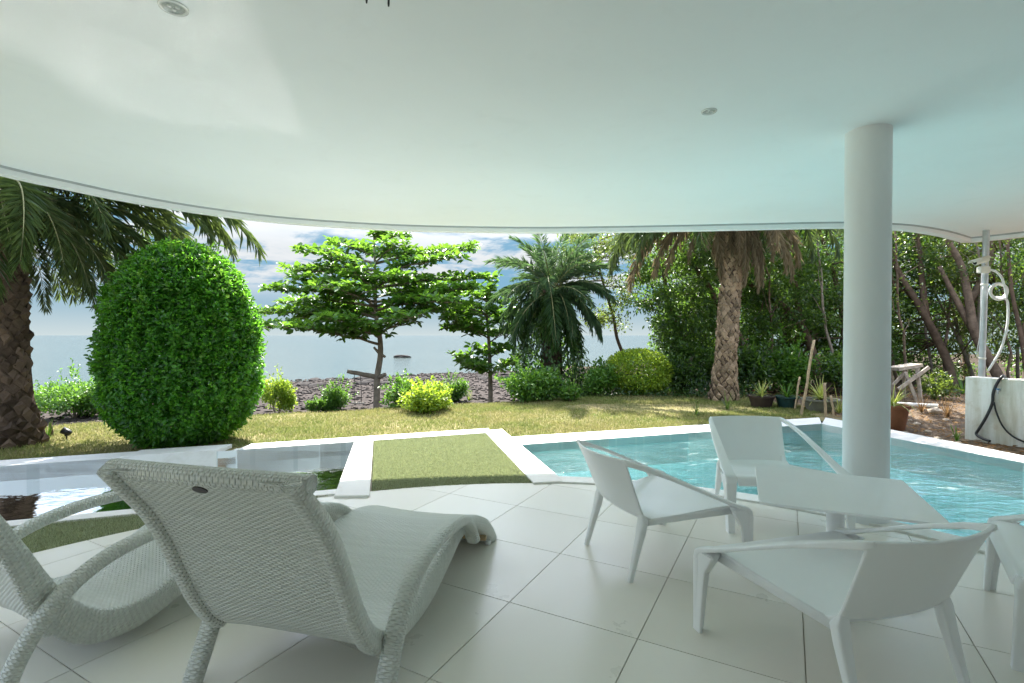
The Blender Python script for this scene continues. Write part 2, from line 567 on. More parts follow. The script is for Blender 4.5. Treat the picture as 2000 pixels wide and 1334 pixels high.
def sstep(a, b, x):
    t = np.clip((x - a) / (b - a), 0, 1)
    return t * t * (3 - 2 * t)


SEA_Z = -1.1


def ground_z(x, y):
    x, y = np.asarray(x, float), np.asarray(y, float)
    e = edge_y(x)
    lawn = -0.03 + 0.05 * vnoise(x * 0.7, y * 0.7) + 0.02 * vnoise(x * 2.3, y * 2.3, 3)
    lawn = lawn + 0.10 * sstep(5.6, 8.5, x) + 0.05 * vnoise(x * 1.7, y * 1.7, 5) * sstep(5, 6, x)
    s = np.clip((y - e - 1.4) / np.maximum(shore_y(x) - e - 1.4, 1), 0, 4)
    beach = -0.68 - 0.40 * s + 0.05 * vnoise(x * 0.45, y * 0.35, 9) + 0.03 * vnoise(x * 1.6, y * 1.2, 11)
    beach = np.maximum(beach, -4.0)
    t = sstep(0.0, 1.4, y - e)
    return lawn * (1 - t) + beach * t


def far_outer(x):         # far edge of the plunge pool and turf coping
    return 4.99 + 0.363 * (x + 5.04)


HOLE = [(-6.3, far_outer(-6.3) - 0.12), (-0.25, far_outer(-0.25) - 0.12), (0.05, 6.1), (4.6, 7.58), (5.1, 5.2), (5.45, 3.0), (5.45, -4.5), (-6.3, -4.5)]


def in_poly(x, y, poly):
    inside = np.zeros(np.shape(x), bool)
    n = len(poly)
    for i in range(n):
        x1, y1 = poly[i][0], poly[i][1]
        x2, y2 = poly[(i + 1) % n][0], poly[(i + 1) % n][1]
        c = ((y1 > y) != (y2 > y)) & (x < (x2 - x1) * (y - y1) / ((y2 - y1) or 1e-9) + x1)
        inside ^= c
    return inside


xs = np.concatenate([-np.geomspace(9, 2500, 22)[::-1], np.arange(-8.9, 11.0, 0.11), np.geomspace(11.1, 2500, 22)])
ys = np.concatenate([-np.geomspace(6, 2500, 14)[::-1], np.arange(-5.5, 1.9, 0.5), np.arange(2.0, 15.0, 0.11), np.arange(15, 70, 0.6), np.geomspace(71, 400, 10)])
gx, gy = np.meshgrid(xs, ys)
gz = ground_z(gx, gy)
nx, ny = len(xs), len(ys)
Vg = np.stack([gx, gy, gz], -1).reshape(-1, 3)
ii, jj = np.meshgrid(np.arange(nx - 1), np.arange(ny - 1))
a = (jj * nx + ii).ravel()
Fg = np.stack([a, a + 1, a + 1 + nx, a + nx], -1)
cxm, cym = Vg[Fg].mean(1)[:, 0], Vg[Fg].mean(1)[:, 1]
Fg = Fg[~in_poly(cxm, cym, HOLE)]

m, N = new_mat('lawn_soil_and_shingle')
pos = N.n('ShaderNodeNewGeometry').outputs['Position']
sp = N.n('ShaderNodeSeparateXYZ', {0: pos})
X, Y = sp.outputs[0], sp.outputs[1]
wob = N.math('MULTIPLY', N.math('SUBTRACT', N.noise(pos, 1.1, 4), 0.5), 1.6)
n1, n2, n3 = N.noise(pos, 1.6, 5, 0.6), N.noise(pos, 14, 4, 0.65), N.noise(pos, 60, 3, 0.6)
lawn = N.ramp(n1, [(0.3, (0.10, 0.12, 0.04)), (0.5, (0.19, 0.175, 0.075)), (0.72, (0.28, 0.23, 0.12))])
lawn = N.mix(N.ramp(n2, [(0.35, (0, 0, 0)), (0.75, (0.7,) * 3)]), lawn, (0.27, 0.23, 0.12))
soil = N.ramp(n2, [(0.25, (0.06, 0.042, 0.028)), (0.5, (0.125, 0.09, 0.062)), (0.75, (0.20, 0.155, 0.11))])
soil = N.mix(N.ramp(n3, [(0.5, (0, 0, 0)), (0.72, (0.8,) * 3)]), soil, (0.25, 0.20, 0.145))
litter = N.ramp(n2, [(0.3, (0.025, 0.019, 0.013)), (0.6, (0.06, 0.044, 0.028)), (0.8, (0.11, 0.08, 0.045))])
vor = N.n('ShaderNodeTexVoronoi', {'Vector': pos, 'Scale': 7.0})
shing = N.ramp(N.noise(pos, 3.0, 6, 0.7), [(0.3, (0.018, 0.015, 0.013)), (0.5, (0.045, 0.036, 0.031)), (0.7, (0.085, 0.07, 0.06))])
shing = N.mix(0.45, shing, N.ramp(vor.outputs['Color'], [(0.2, (0.02, 0.017, 0.015)), (0.8, (0.09, 0.075, 0.065))]))
bed = N.math('SUBTRACT', Y, N.math('ADD', N.math('MULTIPLY', X, 0.42), 9.7))
f_beach = N.ramp(N.math('ADD', bed, N.math('MULTIPLY', wob, 0.4)), [(0.05, (0, 0, 0)), (0.5, (1, 1, 1))])
f_soil = N.ramp(N.math('ADD', N.math('SUBTRACT', X, 4.95), wob), [(0.0, (0, 0, 0)), (0.35, (1, 1, 1))])
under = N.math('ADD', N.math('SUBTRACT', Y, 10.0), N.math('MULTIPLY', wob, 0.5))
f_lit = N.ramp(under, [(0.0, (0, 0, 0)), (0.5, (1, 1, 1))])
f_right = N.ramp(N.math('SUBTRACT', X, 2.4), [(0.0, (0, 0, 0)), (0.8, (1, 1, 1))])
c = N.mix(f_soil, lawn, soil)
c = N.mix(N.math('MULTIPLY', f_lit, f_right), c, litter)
nb = N.ramp(N.math('SUBTRACT', X, 3.2), [(0.0, (1, 1, 1)), (1.0, (0, 0, 0))])
c = N.mix(N.math('MULTIPLY', f_beach, nb), c, shing)
bh = N.math('ADD', N.math('MULTIPLY', n2, 0.6), N.math('MULTIPLY', n3, 0.5))
bmp = N.n('ShaderNodeBump', {'Strength': 0.8, 'Distance': 0.05, 'Height': bh})
rgh = N.mix(f_beach, (0.95,) * 3, (0.9,) * 3)
out(N, principled(N, **{'Base Color': c, 'Roughness': rgh, 'Specular IOR Level': 0.06, 'Normal': bmp.outputs[0]}).outputs[0])
M['ground'] = m
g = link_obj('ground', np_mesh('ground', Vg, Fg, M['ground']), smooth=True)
tag(g, 'sloping garden ground with dry lawn, bare soil and shingle beach', None, None, 'structure')

# sea
m, N = new_mat('sea_water')
pos = N.n('ShaderNodeNewGeometry').outputs['Position']
mp = N.n('ShaderNodeMapping', {'Vector': pos, 'Scale': (0.35, 1.0, 1.0)})
w1 = N.noise(mp.outputs[0], 1.4, 5, 0.6)
w2 = N.noise(mp.outputs[0], 0.12, 4, 0.6)
hh = N.math('ADD', w1, N.math('MULTIPLY', w2, 1.5))
sc_ = N.ramp(N.noise(mp.outputs[0], 0.03, 4, 0.6), [(0.3, (0.055, 0.075, 0.068)), (0.7, (0.075, 0.095, 0.085))])
out(N, principled(N, **{'Base Color': sc_, 'Roughness': 0.1, 'Specular IOR Level': 0.4, 'IOR': 1.33,
    'Normal': N.n('ShaderNodeBump', {'Strength': 0.2, 'Distance': 0.25, 'Height': hh}).outputs[0]}).outputs[0])
sx, sy0 = 14000, 11.0
sea = link_obj('sea', np_mesh('sea', [(-sx, sy0, SEA_Z), (sx, sy0, SEA_Z), (sx, 22000, SEA_Z), (-sx, 22000, SEA_Z)], [(0, 1, 2, 3)], m))
tag(sea, 'calm pale blue green sea reaching the horizon', None, None, 'structure')

# ------------------------------------------------------------------ terrace
EC, RY, RXL, RXR = (0.15, 0.6), 3.66, 3.70, 3.25


def ell(a, off=0.0):
    """terrace rim; a = 0 at +X, 90 degrees at the sea side"""
    rx = RXR if math.cos(a) > 0 else RXL
    return (EC[0] + (rx + off) * math.cos(a), EC[1] + (RY + off) * math.sin(a))


def ell_y(x, off=0.0):
    x = np.asarray(x, float) - EC[0]
    rx = np.where(x > 0, RXR + off, RXL + off)
    return EC[1] + (RY + off) * np.sqrt(np.clip(1 - (x / rx) ** 2, 0, 1))


BACK = -2.55
rim = [ell(R(a)) for a in np.linspace(0, 180, 73)]
terr = [(EC[0] + RXR, BACK)] + rim + [(EC[0] - RXL, BACK)]
mb = MB()
mb.prism(terr, -0.30, -0.004)
floor = mb.build('terrace_floor', M['grout'])
tag(floor, 'covered terrace floor of large pale tiles with a curved rim', None, None, 'structure')


def clip(poly, clipper):
    """Sutherland-Hodgman, counter-clockwise convex clipper"""
    res = poly
    for i in range(len(clipper)):
        a, b = clipper[i], clipper[(i + 1) % len(clipper)]
        src, res = res, []
        def side(p): return (b[0] - a[0]) * (p[1] - a[1]) - (b[1] - a[1]) * (p[0] - a[0])
        for j in range(len(src)):
            p, q = src[j], src[(j + 1) % len(src)]
            sp_, sq = side(p), side(q)
            if sp_ >= 0:
                res.append(p)
            if (sp_ >= 0) != (sq >= 0):
                t = sp_ / (sp_ - sq)
                res.append((p[0] + (q[0] - p[0]) * t, p[1] + (q[1] - p[1]) * t))
        if not res:
            return []
    return res


TILE, GAP = 0.60, 0.0045
tA = Vector((0.478, 0.878, 0)).normalized()
tB = Vector((tA.y, -tA.x, 0))
t0 = G(1245, 1250)
h = TILE / 2 - GAP / 2
corner = [tA * sa * h + tB * sb * h for sa, sb in ((-1, -1), (-1, 1), (1, 1), (1, -1))]
full = MB()
full.prism([(p.x, p.y) for p in corner], -0.003, 0.0045)
full_me = full.mesh('tile', M['tile'])
area = lambda q: 0.5 * abs(sum(q[i][0] * q[(i + 1) % len(q)][1] - q[(i + 1) % len(q)][0] * q[i][1] for i in range(len(q))))
for i in range(-14, 14):
    for j in range(-14, 14):
        c = t0 + tA * (i + 0.5) * TILE + tB * (j + 0.5) * TILE
        if c.y < -1.2:
            continue
        poly = [(c.x + p.x, c.y + p.y) for p in corner]
        q = clip(poly, terr)
        if not q or area(q) < 0.002:
            continue
        if area(q) > TILE * TILE * 0.98:
            o = bpy.data.objects.new('tile', full_me)
            COL.objects.link(o)
            o.location = (c.x, c.y, 0)
        else:
            mb = MB()
            mb.prism([(p[0] - c.x, p[1] - c.y) for p in q], -0.003, 0.0045)
            o = link_obj('tile', mb.mesh('tile_cut', M['tile']))
            o.location = (c.x, c.y, 0)
        o.parent = floor

# ------------------------------------------------------------------ pools
CT = 0.02                                   # top of the coping


def line_pt(p, q, x=None, t=None):
    if t is None:
        t = (x - p[0]) / (q[0] - p[0])
    return (p[0] + (q[0] - p[0]) * t, p[1] + (q[1] - p[1]) * t)


def g2(px, py):
    v = G(px, py, CT)
    return (v.x, v.y)


# swimming pool on the right
pA, pB = g2(1020, 868), g2(1605, 827)        # far inner edge
pO1, pO2 = g2(1000, 853), g2(1600, 815)      # far outer edge
rI = [pB, g2(1740, 854), g2(2000, 903)]
rO = [g2(1612, 815), g2(1740, 838), g2(2000, 889)]
dirI = Vector((rI[2][0] - rI[1][0], rI[2][1] - rI[1][1])).normalized()
rI.append((rI[2][0] + dirI.x * 5, rI[2][1] + dirI.y * 5))
rO.append((rO[2][0] + dirI.x * 5, rO[2][1] + dirI.y * 5))
NC = 0.17                                   # width of the coping along the terrace rim
a0 = math.degrees(math.acos((0.36 - EC[0]) / (RXR + NC)))
near = [ell(R(a), NC) for a in np.linspace(a0, 0, 40)]
near_end = (near[-1][0], -0.6)
pool_poly = [pA, pB] + rI[1:4] + [(rI[3][0], -0.6) if rI[3][1] > -0.6 else (rI[3][0], rI[3][1]), near_end] + near[::-1]
# pool_poly runs clockwise: far-left, far-right, right side, near end, then back along the rim


def basin(poly, depth, top, mat, parent):
    n = len(poly)
    vs = [(p[0], p[1], top) for p in poly] + [(p[0], p[1], depth) for p in poly]
    fs = [(i, n + i, n + (i + 1) % n, (i + 1) % n) for i in range(n)] + [tuple(n + i for i in range(n))]
    mb = MB()
    mb.add(vs, fs)
    return link_obj('basin', mb.mesh('basin', mat), parent)


def mosaic(name, c0, c1, grout, size):
    m, N = new_mat(name)
    pos = N.n('ShaderNodeNewGeometry').outputs['Position']
    mp = N.n('ShaderNodeMapping', {'Vector': pos, 'Rotation': (0, 0, R(20))})
    br = N.n('ShaderNodeTexBrick', {'Vector': mp.outputs[0], 'Color1': (*c0, 1), 'Color2': (*c1, 1), 'Mortar': (*grout, 1),
             'Scale': 1.0, 'Mortar Size': size * 0.03, 'Brick Width': size, 'Row Height': size}, offset=0.0)
    out(N, principled(N, **{'Base Color': br.outputs[0], 'Roughness': 0.35}).outputs[0])
    return m


def water_mat(name, tint, scale, strength, rough_mix=0.5, glare=0.0, milk=0.0):
    m, N = new_mat(name)
    pos = N.n('ShaderNodeNewGeometry').outputs['Position']
    mp = N.n('ShaderNodeMapping', {'Vector': pos, 'Rotation': (0, 0, R(17)), 'Scale': (0.55, 1.0, 1.0)})
    w = N.math('ADD', N.noise(mp.outputs[0], scale, 3, 0.5, 0.4), N.math('MULTIPLY', N.noise(mp.outputs[0], scale * 3.1, 2, 0.5), 0.35))
    bmp = N.n('ShaderNodeBump', {'Strength': strength, 'Distance': 0.05, 'Height': w})
    fr = N.n('ShaderNodeFresnel', {'IOR': 1.33, 'Normal': bmp.outputs[0]})
    g1 = N.n('ShaderNodeBsdfGlossy', {'Color': (1, 1, 1, 1), 'Roughness': 0.02, 'Normal': bmp.outputs[0]})
    g2_ = N.n('ShaderNodeBsdfGlossy', {'Color': (1, 1, 1, 1), 'Roughness': 0.042, 'Normal': bmp.outputs[0]})
    gg = N.n('ShaderNodeMixShader', {0: rough_mix, 1: g1.outputs[0], 2: g2_.outputs[0]})
    tr = N.n('ShaderNodeBsdfTransparent', {'Color': (*tint, 1)})
    # a little light is scattered by the water itself
    body = N.n('ShaderNodeMixShader', {0: milk, 1: tr.outputs[0], 2: N.n('ShaderNodeBsdfDiffuse', {'Color': (0.70, 0.84, 0.87, 1)}).outputs[0]})
    sh = N.n('ShaderNodeMixShader', {0: fr.outputs[0], 1: body.outputs[0], 2: gg.outputs[0]}).outputs[0]
    if glare:
        # whitish glare on the water, painted in as broken white streaks
        f = N.ramp(N.noise(mp.outputs[0], 5.5, 6, 0.7, 1.2), [(0.60, (0, 0, 0)), (0.70, (glare,) * 3)])
        d = N.n('ShaderNodeBsdfDiffuse', {'Color': (0.75, 0.85, 0.85, 1)})
        sh = N.n('ShaderNodeMixShader', {0: f, 1: sh, 2: d.outputs[0]}).outputs[0]
    out(N, sh)
    return m


M['pool_tile'] = mosaic('turquoise_pool_lining', (0.46, 0.62, 0.63), (0.51, 0.66, 0.67), (0.58, 0.70, 0.70), 0.30)
M['plunge_tile'] = mosaic('pale_pool_lining', (0.84, 0.88, 0.88), (0.86, 0.90, 0.90), (0.72, 0.78, 0.78), 0.60)
M['pool_water'] = water_mat('pool_water', (0.66, 0.88, 0.90), 7.0, 0.7, 0.35, 0.3, 0.02)
M['plunge_water'] = water_mat('plunge_pool_water', (0.94, 0.98, 0.985), 5.0, 0.095, 0.95, 0.0, 0.45)

WZ = -0.075


def slabs(i0, i1, o0, o1, parent, z, size=1.0, zb=-0.35):
    """row of coping slabs between inner edge i0-i1 and outer edge o0-o1"""
    L = math.hypot(i1[0] - i0[0], i1[1] - i0[1])
    n = max(1, round(L / size))
    g = 0.0016 / L
    for k in range(n):
        a, b = k / n + (g if k else 0), (k + 1) / n - (g if k < n - 1 else 0)
        mb = MB()
        mb.prism([line_pt(i0, i1, t=a), line_pt(i0, i1, t=b), line_pt(o0, o1, t=b), line_pt(o0, o1, t=a)], zb, z + random.uniform(-0.0012, 0.0012))
        mb.build('coping', M['coping'], parent, bevel=0.004)


pool = empty('swimming_pool', (0, 0, 0))
tag(pool, 'turquoise swimming pool curving around the tiled terrace', None, None, 'structure')
basin(pool_poly, -0.85, CT - 0.006, M['pool_tile'], pool)
n = len(pool_poly)
wat = MB()
wat.add([(p[0], p[1], WZ) for p in pool_poly], [tuple(range(n))])
link_obj('water', wat.mesh('water', M['pool_water']), pool)
# coping pieces
slabs(pA, pB, (pO1[0] - 0.02, pO1[1]), pO2, pool, CT, 1.2)
mb = MB(); mb.prism([rI[0], rI[1], rO[1], rO[0]], -0.35, CT - 0.002); mb.build('coping', M['coping'], pool, bevel=0.006)
slabs(rI[1], rI[2], rO[1], rO[2], pool, CT - 0.004, 1.2)
slabs(rI[2], rI[3], rO[2], rO[3], pool, CT - 0.004, 1.2)
tip = [ell(R(a), 0.003) for a in np.linspace(a0 + 1.5, 0, 40)]
mb = MB()
nn = len(near)
vs = [(p[0], p[1], CT - 0.001) for p in near] + [(p[0], p[1], CT - 0.001) for p in tip] + [(p[0], p[1], -0.35) for p in near] + [(p[0], p[1], -0.35) for p in tip]
fs = []
for i in range(nn - 1):
    fs += [(i, i + 1, nn + i + 1, nn + i), (i, 2 * nn + i, 2 * nn + i + 1, i + 1), (nn + i, nn + i + 1, 3 * nn + i + 1, 3 * nn + i)]
mb.add(vs, fs)
mb.build('coping', M['coping'], pool)
# slanting coping between turf and pool
dg = [g2(945, 841), g2(981, 838), g2(1098, 936), g2(1042, 943)]
mb = MB(); mb.prism([dg[3], (dg[2][0], dg[2][1] - 0.06), dg[2], dg[1], dg[0]], -0.35, CT + 0.003); mb.build('coping', M['coping'], pool, bevel=0.006)

# plunge pool on the left
plunge = empty('plunge_pool', (0, 0, 0))
tag(plunge, 'shallow pale plunge pool with white coping beside the artificial turf', None, None, 'structure')
XL = -6.2
nI = lambda x: 3.40 + 0.36 * (x + 3.21)
fI = lambda x: far_outer(x) - 0.30
q1, q2 = g2(690, 868), g2(655, 962)
kx = lambda y: q2[0] + (q1[0] - q2[0]) * (y - q2[1]) / (q1[1] - q2[1])
xr_n = -1.40
for _ in range(6): xr_n = kx(nI(xr_n))
xr_f = -1.83
for _ in range(6): xr_f = kx(fI(xr_f))
pl = [(XL, fI(XL)), (xr_f, fI(xr_f)), (xr_n, nI(xr_n)), (XL, nI(XL))]
basin(pl, -0.40, CT - 0.006, M['plunge_tile'], plunge)
WZ2 = -0.13
wat = MB(); wat.add([(p[0], p[1], WZ2) for p in pl], [(0, 1, 2, 3)])
link_obj('water', wat.mesh('water', M['plunge_water']), plunge)
# far coping in three lengths with a low weir between two of them
xa, xb = g2(425, 880)[0], g2(477, 872)[0]
def strip(x0, x1, lo, hi, z, zb=-0.4, bv=0.006):
    if x1 - x0 < 0.8:
        mb = MB(); mb.prism([(x0, lo(x0)), (x1, lo(x1)), (x1, hi(x1)), (x0, hi(x0))], zb, z)
        return mb.build('coping', M['coping'], plunge, bevel=bv)
    slabs((x0, lo(x0)), (x1, lo(x1)), (x0, hi(x0)), (x1, hi(x1)), plunge, z, 1.1, zb)
strip(XL - 0.3, -3.95, fI, far_outer, CT)
strip(-3.947, xa, lambda x: fI(x) - 0.004, far_outer, CT + 0.012)
w = strip(xa + 0.003, xb - 0.003, fI, lambda x: far_outer(x) - 0.03, CT - 0.075)
w.name = 'weir'
w.data.materials[0] = simple('worn_weir_stone', (0.55, 0.44, 0.33), 0.7, 0.2, 12, 0.3, 60)
strip(xb, -1.40, fI, far_outer, CT)
strip(-1.396, dg[0][0] + 0.06, fI, far_outer, CT + 0.001)
strip(XL - 0.3, xr_n + 0.06, lambda x: nI(x) - 0.13, nI, CT)
# coping between plunge pool and turf
s1, s2 = g2(729, 860), g2(722, 966)
mb = MB(); mb.prism([(xr_n, nI(xr_n)), (kx(3.86), 3.86), (s2[0], s2[1] - 0.03), s2, s1, (xr_f, fI(xr_f))], -0.4, CT + 0.004)
mb.build('coping', M['coping'], plunge, bevel=0.006)
# a submerged bench step
mb = MB(); mb.prism([(XL, fI(XL) - 0.62), (-4.55, fI(-4.55) - 0.62), (-4.55, fI(-4.55) - 0.01), (XL, fI(XL) - 0.01)], -0.40, -0.24)
mb.build('step', M['plunge_tile'], plunge)

# artificial turf
tb = []
arc_t = [(x, float(ell_y(x, 0.0))) for x in np.linspace(s2[0] - 0.02, dg[3][0] + 0.02, 24)]
panel = arc_t + [dg[0], (s1[0], far_outer(s1[0]) - 0.27)]
stripx = np.linspace(XL, xr_n + 0.1, 30)
sp_poly = [(x, max(float(ell_y(x, 0.0)) if x > EC[0] - RXL else 0.6, -1)) for x in stripx] + [(x, nI(x) - 0.12) for x in stripx[::-1]]
M['turf_base'] = simple('turf_backing', (0.15, 0.18, 0.07), 0.95, 0.3, 14, 0.5, 90, 0.2)
tfo = empty('artificial_turf', (0, 0, 0))
tag(tfo, 'panel and border of short pale artificial turf', None, None, 'stuff')
mb = MB(); mb.prism(panel, -0.3, 0.004); mb.build('backing', M['turf_base'], tfo)
mb = MB(); mb.prism(sp_poly, -0.3, 0.003); mb.build('backing', M['turf_base'], tfo)


def blades(pts, hmin, hmax, wid, lean):
    """one triangle per blade"""
    n = len(pts)
    az = rng.uniform(0, 2 * math.pi, n)
    hh = rng.uniform(hmin, hmax, n)
    la = rng.uniform(0, 2 * math.pi, n)
    ll = rng.uniform(0.1, lean, n) * hh
    s = np.stack([np.cos(az), np.sin(az), 0 * az], -1) * (wid * rng.uniform(0.6, 1.3, n))[:, None] * 0.5
    tip_ = pts + np.stack([np.cos(la) * ll, np.sin(la) * ll, hh], -1)
    V = np.empty((n, 3, 3))
    V[:, 0], V[:, 1], V[:, 2] = pts - s, pts + s, tip_
    return V.reshape(-1, 3), np.arange(3 * n).reshape(-1, 3)


def scatter_poly(poly, dens, z=0.0):
    p = np.array([(q[0], q[1]) for q in poly])
    lo, hi = p.min(0), p.max(0)
    n = int(dens * (hi - lo).prod())
    q = rng.uniform(lo, hi, (n, 2))
    q = q[in_poly(q[:, 0], q[:, 1], poly)]
    return np.concatenate([q, np.full((len(q), 1), z)], 1)


pt = np.concatenate([scatter_poly(panel, 26000, 0.003), scatter_poly([p for p in sp_poly if p[0] > -3.6], 16000, 0.002)])
V, F = blades(pt, 0.012, 0.024, 0.006, 0.9)
o = link_obj('turf_pile', np_mesh('turf_pile', V, F, M['turf']), tfo)
tag(o, kind='stuff')

# lawn grass
n = 420000
q = np.stack([rng.uniform(-8.5, 6.0, n), rng.uniform(4.6, 12.5, n)], -1)
# thin out with distance and keep bare, dry patches
keep = ~in_poly(q[:, 0], q[:, 1], HOLE) & (q[:, 1] < edge_y(q[:, 0]) + 0.35) & (q[:, 0] < 5.0 + 0.8 * vnoise(q[:, 0], q[:, 1] * 2, 21))
ok_front = np.where(q[:, 0] < -0.2, q[:, 1] > far_outer(q[:, 0]) + 0.01, q[:, 1] > 6.27 + 0.318 * q[:, 0] + 0.01)
patch = vnoise(q[:, 0] * 1.3, q[:, 1] * 1.3, 31) + 0.6 * vnoise(q[:, 0] * 3.7, q[:, 1] * 3.7, 33)
keep &= ok_front & (rng.uniform(-0.75, 0.6, n) < patch + 0.35)
bare = (np.hypot((q[:, 0] - 2.6) / 1.7, (q[:, 1] - 8.9) / 0.5) < 1) & (rng.uniform(0, 1, n) < 0.85)
q = q[keep & ~bare]
z = ground_z(q[:, 0], q[:, 1])
pt = np.concatenate([q, z[:, None] - 0.004], 1)
V, F = blades(pt, 0.018, 0.055, 0.011, 1.3)
o = link_obj('lawn_grass', np_mesh('lawn_grass', V, F, M['grass']))
tag(o, 'patchy dry green grass of the garden lawn', 'grass', None, 'stuff')

# ------------------------------------------------------------------ the house: curved roof, column, wall
CZ = 2.62
edge_px = [(0, 322), (130, 352), (260, 380), (400, 404), (560, 424), (750, 437), (920, 442), (1100, 443), (1350, 439), (1640, 433), (1745, 436), (1800, 441), (1850, 450), (1880, 458)]
ed = [(G(x, y, CZ).x, G(x, y, CZ).y) for x, y in edge_px]
tipp = G(1896, 463, CZ)
ed = [(-4.75, -2.6), (-4.78, -0.5), (-4.72, 1.2), (-4.55, 2.6)] + ed
ed = [tuple(p) for p in spline(ed, 6)] + [(tipp.x, tipp.y)]
e2 = [(tipp.x + 0.04, tipp.y - 0.01)] + [(G(2000, 452, CZ).x, G(2000, 452, CZ).y), (7.9, 5.3), (8.8, 3.2), (9.1, 0.5), (9.1, -2.6)]
ed = ed + [tuple(p) for p in spline(e2, 6)]


def offset(line, d):
    res = []
    for i, p in enumerate(line):
        a, b = line[max(i - 1, 0)], line[min(i + 1, len(line) - 1)]
        t = Vector((b[0] - a[0], b[1] - a[1])).normalized()
        res.append((p[0] - t.y * d, p[1] + t.x * d))
    return res


house = empty('house', (0, -2.6, 0), 0, 'white house with a sweeping curved terrace roof on a round column', 'house')
hp = Matrix.Translation((0, 2.6, 0))
n = len(ed)
mb = MB()
mb.prism(ed, CZ, 3.0)
o = mb.build('ceiling', M['plaster'], house); o.matrix_parent_inverse = hp
outer = offset(ed, 0.10)
mb = MB()
for i in range(n - 1):
    a, b, c, d = ed[i], ed[i + 1], outer[i + 1], outer[i]
    k = len(mb.v)
    mb.v += [(a[0], a[1], CZ - 0.066), (b[0], b[1], CZ - 0.066), (c[0], c[1], CZ - 0.066), (d[0], d[1], CZ - 0.066),
             (a[0], a[1], CZ + 0.37), (b[0], b[1], CZ + 0.37), (c[0], c[1], CZ + 0.37), (d[0], d[1], CZ + 0.37)]
    mb.f += [(k, k + 1, k + 2, k + 3), (k + 3, k + 2, k + 6, k + 7), (k, k + 4, k + 5, k + 1), (k + 4, k + 7, k + 6, k + 5)]
me = mb.mesh('roof_edge', M['plaster'])
bm = bmesh.new(); bm.from_mesh(me); bmesh.ops.remove_doubles(bm, verts=bm.verts, dist=0.0005); bm.to_mesh(me); bm.free()
o = link_obj('roof_edge', me, house); o.matrix_parent_inverse = hp
smooth_by_angle(o, 40)
# solid grey strip, painted as the shade line between ceiling and edge
inn, inn2 = offset(ed, -0.001), offset(ed, -0.006)
mb = MB()
for i in range(n - 1):
    a, b, c, d = inn[i], inn[i + 1], inn2[i + 1], inn2[i]
    k = len(mb.v)
    mb.v += [(p[0], p[1], zz) for zz in (CZ - 0.020, CZ + 0.01) for p in (a, b, c, d)]
    mb.f += [(k, k + 1, k + 2, k + 3), (k + 3, k + 2, k + 6, k + 7), (k, k + 4, k + 5, k + 1)]
me = mb.mesh('gap_shade_strip', M['gap_shade'])
o = link_obj('gap_shade_strip', me, house); o.matrix_parent_inverse = hp
# column
mb = MB()
mb.lathe([(0.136, -0.9), (0.136, 0.02), (0.134, 0.05), (0.133, 2.60), (0.134, CZ + 0.01)], 64, (2.40, 3.43, 0))
o = mb.build('column', M['plaster'], house); o.matrix_parent_inverse = hp
smooth_by_angle(o, 60)
# rear wall of the terrace with a wide glazed opening
mb = MB()
for c, s in (((-3.6, -2.7, 1.31), (2.4, 0.2, 2.62)), ((6.4, -2.7, 1.31), (5.4, 0.2, 2.62)), ((0.65, -2.7, 2.5), (6.1, 0.2, 0.24))):
    mb.box(c, s)
o = mb.build('wall', M['plaster'], house); o.matrix_parent_inverse = hp
door_glass = simple('door_glass', (0.10, 0.12, 0.12), 0.06, 0.05, 2)
for k in range(4):
    mb = MB(); mb.box((-2.4 + 1.525 * (k + 0.5), -2.72, 1.19), (1.515, 0.03, 2.37))
    d = mb.build('sliding_door', door_glass, house); d.matrix_parent_inverse = hp
    mb = MB()
    xk = -2.4 + 1.525 * (k + 0.5)
    for sx_ in (-1, 1): mb.box((xk + sx_ * 0.74, -2.70, 1.19), (0.05, 0.06, 2.372))
    for zz in (0.03, 2.35): mb.box((xk, -2.699, zz), (1.43, 0.06, 0.05))
    mb.build('door_frame', M['powder'], d)

# ------------------------------------------------------------------ wicker sun loungers
def sheet(name, pts, us, vs, wrap, mat, parent, caps=False):
    """grid pts[i][j] with uv (us[i][j], vs[i][j]); wrap closes j (uv grids then hold one extra column)"""
    pts = np.array(pts, float)
    ni, nj = pts.shape[:2]
    me = bpy.data.meshes.new(name)
    faces, uvl = [], []
    nj2 = nj if wrap else nj - 1
    for i in range(ni - 1):
        for j in range(nj2):
            k = (j + 1) % nj
            faces.append((i * nj + j, i * nj + k, (i + 1) * nj + k, (i + 1) * nj + j))
            uvl += [(us[i][j], vs[i][j]), (us[i][j + 1], vs[i][j + 1]), (us[i + 1][j + 1], vs[i + 1][j + 1]), (us[i + 1][j], vs[i + 1][j])]
    if caps:
        faces.append(tuple(range(nj - 1, -1, -1)))
        faces.append(tuple((ni - 1) * nj + j for j in range(nj)))
        uvl += [(us[0][j], vs[0][j] + 0.02 * math.sin(j)) for j in range(nj - 1, -1, -1)] + [(us[-1][j], vs[-1][j] + 0.02 * math.sin(j)) for j in range(nj)]
    me.from_pydata(pts.reshape(-1, 3).tolist(), [], faces)
    ul = me.uv_layers.new(name='UVMap')
    ul.data.foreach_set('uv', np.array(uvl, np.float32).ravel())
    me.materials.append(mat)
    bm = bmesh.new(); bm.from_mesh(me); bmesh.ops.recalc_face_normals(bm, faces=bm.faces); bm.to_mesh(me); bm.free()
    o = link_obj(name, me, parent)
    smooth_by_angle(o, 70)
    return o


